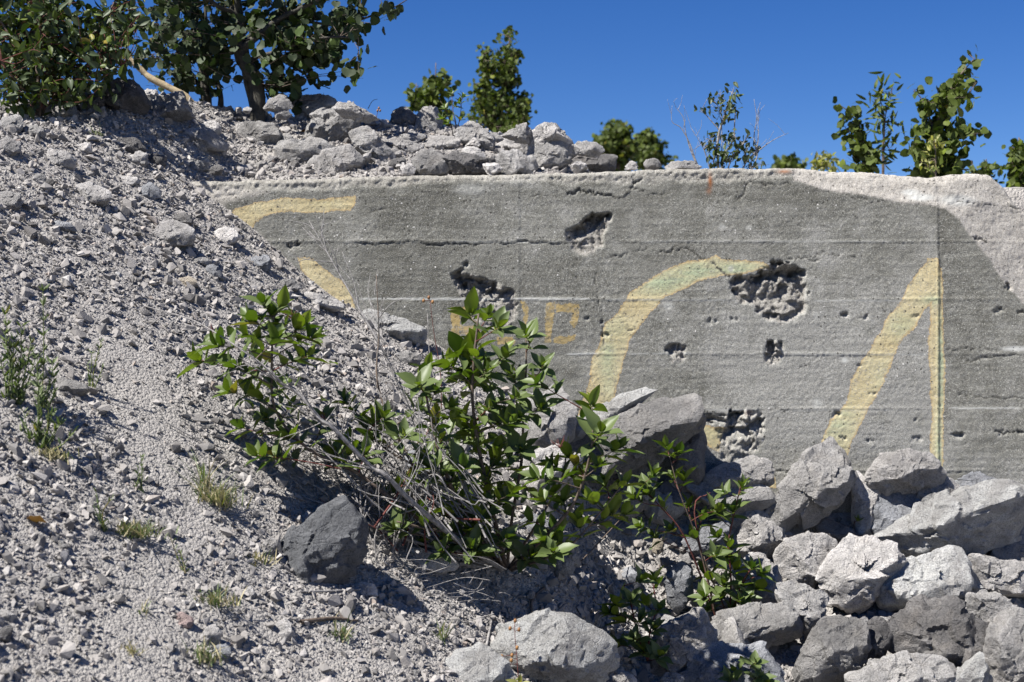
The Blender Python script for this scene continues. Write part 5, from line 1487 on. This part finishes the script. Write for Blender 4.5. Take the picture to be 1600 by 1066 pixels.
pl, paths = tree('aspen_tree', 'slender aspen with two straight thin trunks left of the curved one', 'tree', 325, 7.4,
     [(0.030, 0.018, [(322, 150, 0), (318, 105, 0), (308, 60, 0), (303, 20, 0), (300, -80, 0)]),
      (0.017, 0.008, [(345, 165, 0), (338, 120, 0), (328, 90, 0), (322, 50, .05), (320, -40, .1)]),
      (0.014, 0.006, [(318, 150, 0), (290, 100, .1), (272, 70, .1), (255, 30, .1)])],
     [(300, 90, 60, 40, 110), (250, 110, 50, 30, 80), (330, 130, 40, 25, 40), (350, 70, 40, 50, 60), (280, 30, 80, 50, 120), (225, 80, 40, 40, 80), (300, -60, 90, 60, 120)],
     'aspen', 0.040, .30, M_ASPBARK, None, 0, .8, 8, .2)
pl.finish()
pl, paths = tree('leaning_trunk', 'bare tan trunk leaning up to the left behind the pyramid shaped boulder', 'tree', 312, 7.05,
     [(0.022, 0.012, [(290, 152, 0), (262, 136, 0), (235, 122, 0), (215, 104, 0), (190, 84, 0), (168, 70, 0)])],
     [(170, 60, 30, 20, 20)], 'birch', 0.05, .1, M_TANBARK, None, 0, .5)
pl.finish()
pl, paths = tree('leafy_thicket_shrub', 'dense dark leafy shrub with red and grey stems in the upper left corner', 'shrub', 62, 6.35,
     [(0.012, 0.006, [(60, 130, 0), (57, 70, 0), (54, 20, 0), (52, -90, 0)]), (0.010, 0.005, [(70, 130, 0), (82, 60, -.05), (80, 0, -.05), (85, -90, 0)]),
      (0.008, 0.004, [(50, 140, 0), (35, 90, 0), (12, 50, 0), (-20, 0, 0)]), (0.007, 0.004, [(75, 150, 0), (100, 110, 0), (130, 70, 0), (165, 30, 0), (190, -20, 0)]),
      (0.006, 0.003, [(65, 140, -.1), (68, 90, -.12), (62, 40, -.15), (48, 10, -.15)]), (0.006, 0.003, [(45, 150, -.1), (20, 120, -.2), (2, 95, -.3)]),
      (0.006, 0.003, [(85, 150, 0), (120, 125, -.1), (160, 110, -.2), (190, 105, -.2)])],
     [(40, 40, 80, 60, 420), (120, 50, 80, 60, 420), (20, 110, 50, 40, 140), (95, 110, 60, 32, 150), (170, 100, 42, 28, 110), (185, 40, 40, 45, 140), (60, -50, 130, 50, 260), (150, 132, 30, 12, 20), (-40, 60, 50, 80, 160), (200, 15, 50, 30, 100), (50, 145, 70, 22, 150), (110, 140, 40, 18, 60), (60, 90, 90, 60, 260)],
     'thicket', 0.058, .42, M_BROWNTWIG, None, 290, .25, 7, .2, tw=M_REDTWIG)
pl.finish()

def sap(name, label, cat, bpx, Y, trunks, blobs, kind, ll, ysp, **kw):
    p, _ = tree(name, label, cat, bpx, Y, trunks, blobs, kind, ll, ysp, **kw)
    return p.finish()
sap('birch_sapling', 'small slim birch on the skyline left of the bigger one', 'tree', 675, 14.0,
    [(0.02, 0.004, [(677, 200, 0), (680, 150, 0), (681, 98, 0)]), (0.01, 0.003, [(665, 200, 0), (655, 160, 0), (650, 130, 0)]), (0.01, 0.003, [(680, 190, 0), (690, 150, 0), (696, 124, 0)])],
    [(682, 112, 6, 16, 26), (678, 145, 14, 22, 90), (652, 140, 10, 14, 36), (694, 130, 8, 14, 34), (665, 165, 26, 16, 90), (648, 160, 10, 12, 30), (690, 165, 16, 18, 60), (675, 210, 34, 36, 260)], 'birch', 0.062, .25, per_twig=6, twig_len=.18, thin=.004, drop=.2)
sap('birch_tree', 'tallest bushy green birch on the skyline behind the rock pile', 'tree', 780, 15.0,
    [(0.035, 0.006, [(782, 220, 0), (785, 150, 0), (790, 100, 0), (800, 45, 0)]), (0.02, 0.005, [(775, 200, 0), (765, 140, 0), (755, 85, 0)]), (0.02, 0.005, [(800, 210, 0), (815, 180, 0), (825, 160, 0)])],
    [(800, 55, 9, 18, 50), (803, 85, 12, 22, 100), (775, 62, 6, 8, 14), (768, 95, 20, 28, 230), (800, 110, 18, 28, 160), (780, 130, 32, 30, 380), (755, 150, 24, 26, 220), (745, 175, 22, 22, 150), (790, 175, 38, 30, 800), (770, 130, 26, 30, 200), (802, 90, 12, 26, 80), (795, 205, 44, 20, 240), (785, 260, 50, 40, 500), (812, 165, 16, 20, 100), (822, 180, 14, 14, 70), (735, 135, 10, 10, 24), (808, 122, 12, 10, 30), (745, 74, 4, 4, 6), (815, 155, 12, 14, 50)], 'birch', 0.046, .5, per_twig=9, twig_len=.22, thin=.005, drop=.25)
sap('broadleaf_tree', 'far rounded dark green tree left of its smaller neighbour beyond the wall', 'tree', 962, 38.0,
    [(0.16, 0.05, [(962, 260, 0), (962, 220, 0), (964, 200, 0)])],
    [(962, 208, 20, 18, 700), (945, 225, 22, 16, 600), (980, 225, 20, 20, 600), (962, 245, 44, 16, 500), (962, 285, 52, 30, 500)], 'birch', 0.115, 1.0, per_twig=14, twig_len=.6, thin=.012, drop=.2)
sap('broadleaf_tree', 'far rounded tree stepping down to the right of the taller dark one', 'tree', 1015, 40.0,
    [(0.14, 0.05, [(1015, 260, 0), (1014, 235, 0), (1012, 215, 0)])],
    [(1008, 216, 14, 12, 360), (1020, 230, 20, 14, 480), (1004, 238, 22, 14, 480), (1038, 246, 16, 10, 130), (1015, 285, 40, 30, 400)], 'birch', 0.115, .9, per_twig=14, twig_len=.6, thin=.012, drop=.2)
sap('bush', 'distant low green bush top just showing over the wall edge right of the twiggy shrub', 'bush', 1236, 24.0,
    [(0.03, 0.01, [(1236, 265, 0), (1236, 255, 0)])], [(1236, 258, 24, 10, 200), (1215, 262, 14, 7, 60)], 'birch', 0.10, .4, per_twig=9, twig_len=.3, thin=.006)
sap('bush', 'low yellow leaved bush showing over the wall edge left of the saplings', 'bush', 1286, 12.0,
    [(0.012, 0.005, [(1286, 262, 0), (1288, 252, 0)])], [(1290, 254, 22, 9, 90), (1270, 259, 12, 6, 30)], 'yellow', 0.065, .2, per_twig=6, twig_len=.12, thin=.003)
sap('sapling', 'leaning young birch with yellow green round leaves, left of the slim upright sapling', 'tree', 1365, 8.8,
    [(0.010, 0.002, [(1362, 250, 0), (1350, 225, 0), (1340, 195, 0), (1326, 175, 0), (1312, 164, 0)]), (0.006, 0.002, [(1352, 240, 0), (1332, 215, 0), (1320, 198, 0)])],
    [(1312, 166, 5, 5, 5), (1328, 178, 10, 8, 14), (1338, 196, 14, 10, 22), (1325, 205, 10, 10, 14), (1350, 215, 16, 12, 24), (1352, 240, 18, 16, 48), (1330, 228, 12, 12, 22), (1318, 248, 14, 10, 20), (1362, 255, 14, 8, 22)], 'birch', 0.050, .1, per_twig=4, twig_len=.1, thin=.0022)
sap('sapling', 'slim upright sapling with narrow dark leaves between two birches', 'tree', 1380, 9.2,
    [(0.007, 0.002, [(1379, 240, 0), (1382, 200, 0), (1378, 165, 0), (1367, 145, 0)]), (0.005, 0.0015, [(1382, 200, 0), (1390, 160, 0), (1395, 134, 0)])],
    [(1394, 140, 9, 9, 18), (1368, 148, 8, 8, 12), (1378, 175, 16, 8, 24), (1390, 188, 14, 10, 18), (1394, 205, 10, 8, 12), (1378, 235, 14, 12, 22), (1396, 230, 10, 8, 12), (1340, 190, 2, 2, 0)], 'slim', 0.095, .1, per_twig=5, twig_len=.1, thin=.002, drop=-.2)
sap('sapling', 'tallest young birch above the wall with a branch rising to the upper right', 'tree', 1455, 8.6,
    [(0.014, 0.002, [(1455, 250, 0), (1458, 205, 0), (1475, 170, 0), (1488, 135, 0), (1508, 108, 0), (1522, 92, 0)]), (0.008, 0.002, [(1458, 215, 0), (1450, 180, 0), (1440, 155, 0), (1428, 142, 0)]),
     (0.008, 0.002, [(1462, 220, 0), (1490, 170, 0), (1512, 148, 0), (1526, 128, 0)]), (0.007, 0.002, [(1465, 240, 0), (1495, 215, 0), (1520, 212, 0), (1532, 208, 0)])],
    [(1521, 94, 7, 6, 7), (1505, 108, 8, 7, 10), (1492, 122, 9, 12, 20), (1480, 142, 12, 14, 30), (1468, 165, 16, 14, 40), (1450, 168, 14, 16, 34), (1430, 145, 8, 8, 7), (1522, 130, 7, 8, 8), (1510, 152, 10, 8, 12), (1488, 172, 14, 10, 20), (1455, 195, 22, 18, 70), (1440, 225, 26, 18, 110), (1470, 230, 26, 20, 120), (1450, 252, 38, 14, 150), (1500, 200, 16, 14, 26), (1528, 210, 12, 8, 14), (1510, 222, 10, 10, 12), (1490, 250, 20, 12, 40), (1465, 285, 36, 24, 160)], 'birch', 0.052, .22, per_twig=5, twig_len=.13, thin=.0024, max_obj=120)
sap('bush', 'clump of yellow leaves inside the foot of the tallest young birch', 'bush', 1462, 8.3,
    [(0.005, 0.002, [(1462, 250, 0), (1460, 225, 0)])], [(1462, 222, 16, 14, 40), (1450, 250, 14, 10, 26)], 'yellow', 0.036, .08, per_twig=5, twig_len=.08, thin=.002)
sap('bush', 'dark pointed evergreen looking bush at the right edge beyond the wall end', 'bush', 1600, 10.0,
    [(0.02, 0.004, [(1598, 290, 0), (1594, 250, 0), (1592, 215, 0)])], [(1592, 225, 8, 12, 40), (1590, 248, 16, 14, 110), (1600, 275, 26, 22, 260), (1585, 295, 18, 14, 90), (1620, 260, 24, 30, 160)], 'birch', 0.048, .25, per_twig=6, twig_len=.13, thin=.003)
sap('bush', 'small straggly green bush showing over the chipped wall shoulder', 'bush', 1536, 10.0,
    [(0.006, 0.002, [(1540, 262, 0), (1542, 250, 0)]), (0.004, .002, [(1520, 262, 0), (1516, 255, 0)])], [(1542, 258, 12, 8, 34), (1518, 260, 10, 6, 16), (1560, 266, 8, 5, 10)], 'birch', 0.045, .1, per_twig=4, twig_len=.1, thin=.002)
# twiggy shrub standing right behind the wall
p, paths = tree('twiggy_shrub', 'half dead twiggy shrub with bronze leaf tufts standing behind the middle of the wall', 'shrub', 1125, 6.95,
    [(0.008, 0.002, [(1122, 250, 0), (1122, 215, 0), (1132, 180, 0), (1138, 160, 0), (1146, 140, 0)]), (0.006, 0.002, [(1130, 250, 0), (1145, 220, 0), (1148, 190, 0), (1150, 165, 0)]),
     (0.005, 0.0015, [(1115, 250, 0), (1125, 210, 0), (1112, 190, 0), (1096, 172, 0)]), (0.005, 0.0015, [(1140, 255, 0), (1160, 225, 0), (1172, 210, 0)]),
     (0.004, 0.0009, [(1090, 258, 0), (1078, 225, 0), (1064, 200, 0), (1050, 190, 0), (1050, 165, 0)]), (0.0035, 0.0009, [(1085, 250, 0), (1072, 210, 0), (1068, 185, 0), (1056, 168, 0)]),
     (0.004, 0.0009, [(1180, 255, 0), (1178, 215, 0), (1182, 185, 0), (1178, 155, 0)]), (0.003, 0.0008, [(1180, 240, 0), (1184, 180, 0), (1188, 160, 0)]),
     (0.004, 0.0009, [(1165, 255, 0), (1190, 232, 0), (1210, 218, 0), (1232, 208, 0)]), (0.003, 0.0008, [(1105, 250, 0), (1095, 225, 0), (1080, 200, 0)]), (0.003, 0.0008, [(1128, 220, 0), (1126, 170, 0), (1125, 140, 0)])],
    [(1145, 140, 7, 9, 14), (1114, 156, 10, 8, 22), (1146, 166, 12, 7, 18), (1132, 190, 14, 10, 20), (1110, 222, 14, 16, 36), (1145, 215, 16, 14, 36), (1125, 245, 22, 14, 60), (1150, 245, 18, 12, 44), (1175, 235, 8, 18, 22), (1165, 220, 10, 10, 10), (1195, 250, 10, 10, 18), (1098, 172, 8, 4, 6)], 'thicket', 0.036, .1, mat=M_GREYTWIG, per_twig=4, twig_len=.1, thin=.0018, max_obj=120, tw=M_GREYTWIG)
for _ in range(34):
    P = paths[int(p.r.integers(4, len(paths)))]
    i = int(p.r.integers(4, len(P)))
    a = P[i]; b_ = a + unit(np.array([p.r.normal() * .5, p.r.normal() * .3, 1.0])) * p.r.uniform(.04, .12)
    p.stem('twigs', M_GREYTWIG, [a, (a + b_) / 2 + p.r.normal(size=3) * .006, b_], .0012, .0006, 4, True)
p.finish()
p, paths = tree('dogwood_plant', 'small dark leaved sprig between skyline rocks in front of the biggest background tree', 'plant', 710, 7.0,
    [(0.004, 0.0015, [(712, 195, 0), (708, 175, 0), (706, 152, 0)]), (0.003, 0.001, [(705, 195, 0), (695, 170, 0), (688, 158, 0)]), (0.003, 0.001, [(716, 198, 0), (720, 175, 0), (722, 150, 0)])],
    [], 'dogwood', .04, .05)
for (tx, ty) in [(706, 145), (695, 168), (718, 160), (724, 150), (690, 185), (702, 178), (720, 185), (712, 165), (698, 192)]:
    tip = wp(tx, ty, 6.98)
    shoot(p, nearest_on(paths, tip, .01), tip, 0.042, 1, .02, .0016, M_REDTWIG)
p.finish()
sap('bush', 'sprawling yellow green bush between two pointed skyline rocks', 'bush', 795, 8.2,
    [(0.005, 0.002, [(795, 205, 0), (800, 195, 0)]), (.004, .002, [(788, 205, 0), (775, 198, 0)])], [(800, 200, 16, 8, 40), (780, 204, 14, 6, 26)], 'birch', 0.034, .08, per_twig=4, twig_len=.08, thin=.0016)

# ------------------------------------------------------------------ weeds and grass on the slope
def weed(label, px, py, stalks, leaf=0.03, spread=10, group='weeds on the gravel slope', dry=False, mat=None):
    Y = hit(px, py)
    base = wp(px, py, Y)
    pl = Plant('weed', label, 'weed', base, 'narrow', group, 0)
    for (dx, h) in stalks:
        dx0 = pl.r.uniform(-spread, spread)
        a = wp(px + dx0, py + abs(dx0) * .1, Y)
        b_ = wp(px + dx0 + dx, py - h, Y - h / F * Y * pl.r.uniform(.0, .15))
        m = (a + b_) / 2 + pl.r.normal(size=3) * .008
        P = pl.stem('stalks', M_STRAW if dry else (mat or M_GRASS), [a, m, b_], 0.0022, 0.0010, 4, True)
        nl = int(h / 3.2)
        for k in range(nl):
            t = P[int(pl.r.integers(0, len(P)))]
            th = pl.r.uniform(0, 6.28)
            d = np.array([math.cos(th) * .6, math.sin(th) * .6, pl.r.uniform(.5, 1.1)])
            pl.leaf(t, d, pl.r.normal(size=3), leaf * pl.r.uniform(.6, 1.2))
    pl.finish()
weed('tall single flower spike rising from a green weed tuft on the left', 68, 640, [(2, 185), (-8, 80), (6, 70), (12, 60), (-14, 50)], .03, 8)
weed('spreading feathery weed clump at the left edge', 22, 632, [(-2, 140), (10, 120), (-14, 110), (16, 95), (-20, 90), (4, 100), (25, 70), (-10, 75), (14, 60), (20, 80)], .032, 16)
weed('green weed tuft with dead brown base below the tall spike', 68, 705, [(0, 110), (-16, 60), (14, 72), (22, 60), (-24, 45), (8, 55), (30, 48), (-8, 40), (36, 30), (-30, 30), (4, 85), (18, 40)], .032, 16)
weed('thin pale weed beside the ledge stone', 140, 615, [(14, 80), (6, 62), (-6, 45), (16, 40)], .02, 6)
weed('little thin weed sprout on the bare dusty track', 220, 770, [(0, 55), (-8, 38), (8, 35), (12, 20)], .018, 5)
weed('thin stalks left above the low grass patch', 160, 830, [(-12, 60), (-18, 40), (10, 50)], .02, 6)
weed('thin dry stalk leaning left in the lower gravel', 290, 900, [(-24, 60), (-10, 40)], .02, 4, dry=True)
def tuft(label, px, py, w, h, n, green=0.5, group='grass tufts on the gravel slope', blade=0.0022):
    Y = hit(px, py)
    base = wp(px, py, Y)
    r = np.random.default_rng(hash_name(label))
    b1, b2 = Builder(), Builder()
    for _ in range(n):
        ox = r.normal() * w * .35
        a = wp(px + ox, py + r.normal() * 4, Y) - base
        a[1] += r.normal() * .012
        lean = r.normal(size=2) * .5
        L = h / F * Y * r.uniform(.35, 1.1)
        tip = a + np.array([lean[0] * L, lean[1] * L - .2 * L, L * r.uniform(.5, 1)])
        mid = a + (tip - a) * .55 + np.array([0, 0, L * .12])
        sd = np.array([math.cos(r.uniform(0, 6)), .4, 0]); sd = unit(sd) * blade * r.uniform(.6, 1.2)
        V = np.array([a - sd, a + sd, mid - sd * .8, mid + sd * .8, tip])
        (b1 if r.uniform() < green else b2).add(V, np.array([[0, 1, 3, 2]]), np.array([[2, 3, 4]]))
    e = bpy.data.objects.new('grass_tuft', None); COL.objects.link(e); e.location = tuple(base)
    tag(e, label, 'grass', group)
    for b, nm, mt in ((b1, 'green_blades', M_GRASS), (b2, 'dry_blades', M_STRAW)):
        if b.V:
            o = link(nm, b.mesh(nm, [mt]), e); o['kind'] = 'stuff'
tuft('broad low olive grass tuft lowest on the open slope', 200, 838, 62, 30, 260, .55)
tuft('brownish grass tuft near the left branches of the shrub', 335, 790, 50, 50, 200, .45)
tuft('grass blades standing at the side of the brownish tuft', 318, 765, 16, 75, 30, .7)
tuft('dry straw at the base of the green weed tuft', 72, 715, 50, 20, 150, .1)
tuft('small grass tuft right below the pinkish stone', 320, 1035, 40, 40, 90, .6)
tuft('dry brown grass tuft left of the dark blue grey boulder', 335, 945, 46, 34, 110, .35)
tuft('short grass sprigs among pale stones under the twigs', 530, 1000, 26, 46, 34, .7)
tuft('tiny dry tuft in the gravel left of the shadowed boulder', 405, 880, 34, 26, 60, .15)
tuft('tiny green sprig low on the slope', 225, 960, 16, 22, 30, .7)
tuft('tiny dark dead tuft low in the gravel', 205, 1022, 24, 20, 40, .1)
tuft('few grass blades by the twigs below the shrub', 690, 1000, 16, 40, 16, .8)
tuft('little tuft of green in the tree shadow on the crest slope', 152, 212, 12, 16, 26, .8)
tuft('dry grass in the dark under the left cluster of the shrub', 430, 720, 60, 30, 80, .2)

# seed stalks, loose twigs and the withered leaf
def seed_stalk(label, pts, Y, heads):
    base = wp(pts[0][0], pts[0][1], Y)
    pl = Plant('seed_stalk', label, 'weed', base, 'narrow', 'thin dry seed stalks', 0)
    P = pl.stem('stalk', M_REDTWIG, [wp(a, b, Y) for a, b in pts], .0016, .0009, 4)
    V, Fc = ico(1)
    for (hx, hy) in heads:
        h = wp(hx, hy, Y)
        at = P[int(np.argmin(np.linalg.norm(P - h, axis=1)))]
        pl.stem('stalklets', M_REDTWIG, [at, h], .0009, .0007, 4, True)
        o = link('seed_head', new_mesh('seed_head', V * np.array([.006, .006, .008]), [Fc], True, None, [M_BROWNLEAF]), pl.root, h - base)
    pl.finish()
seed_stalk('dry reddish seed stalk standing before the broad veined boulder', [(810, 1062), (808, 1030), (805, 1000), (804, 975)], 4.45, [(805, 970), (797, 982), (811, 984), (800, 1024), (808, 1012), (784, 1026), (799, 1032), (792, 1038)])
seed_stalk('thin dry stalk with a pale flower head in front of the faded letters', [(690, 640), (688, 580), (678, 520), (672, 470)], 5.0, [(670, 465), (676, 472), (662, 470)])
seed_stalk('small seed stalk on the skyline right of the highest boulder', [(588, 184), (590, 176), (592, 170)], 7.3, [(592, 169), (590, 173), (594, 173)])
TW = [([(470, 925), (560, 921), (650, 905), (730, 885)], M_GREYTWIG, .0035, 'long bleached twig lying below the dark blue grey boulder'),
      ([(845, 990), (830, 940), (870, 905), (905, 880), (980, 800)], M_BROWNTWIG, .006, 'dark thick twig lying in the gravel right of the shrub shadow'),
      ([(760, 1010), (768, 970), (770, 945), (780, 920)], M_GREYTWIG, .005, 'pale upright stick left of the broad veined boulder'),
      ([(470, 972), (520, 966), (560, 970)], M_BROWNTWIG, .007, 'rotten brown stick lying in the gravel below the twigs'),
      ([(560, 920), (600, 955), (650, 990), (700, 1010)], M_GREYTWIG, .0025, 'thin grey twig slanting down right in the lower gravel'),
      ([(260, 660), (330, 700), (420, 760), (500, 790)], M_GREYTWIG, .0025, 'thin grey twig running down from the track to the shrub'),
      ([(330, 905), (340, 950), (360, 1010)], M_GREYTWIG, .002, 'thin twig standing in the lower gravel slope'),
      ([(300, 765), (360, 760), (420, 762)], M_GREYTWIG, .002, 'thin straight twig lying across the brownish grass tuft'),
      ([(1325, 838), (1370, 800), (1388, 745)], M_REDTWIG, .0018, 'thin red stalk leaning over the bluish boulder near the wall'),
      ([(575, 170), (582, 158), (590, 155)], M_BROWNTWIG, .002, 'short twig sticking up on the skyline right of the highest boulder')]
for pts, mt, rad, lab in TW:
    Ys = [(hit(a, b) or 7.2) for a, b in pts]
    P = np.array([wp(a, b, y - .02) for (a, b), y in zip(pts, Ys)])
    b = Builder(); b.tube(P - P[0], rad, rad * .4, 6, 1, .2)
    tag(link('twig', b.mesh('twig', [mt]), None, P[0]), lab, 'twig')
for (px, py, lab) in ((470, 205, 'withered orange brown leaf caught between crest rocks'), (42, 809, 'withered leaf lying on the lower left gravel')):
    Y = hit(px, py)
    V, Fs = LEAF['aspen', 2]
    o = link('dead_leaf', new_mesh('dead_leaf', V, Fs, True, None, [M_BROWNLEAF]), None, wp(px, py, Y - .03))
    o.scale = (.055, .05, .055); o.rotation_euler = (-.4, .3, .5)
    tag(o, lab, 'leaf')
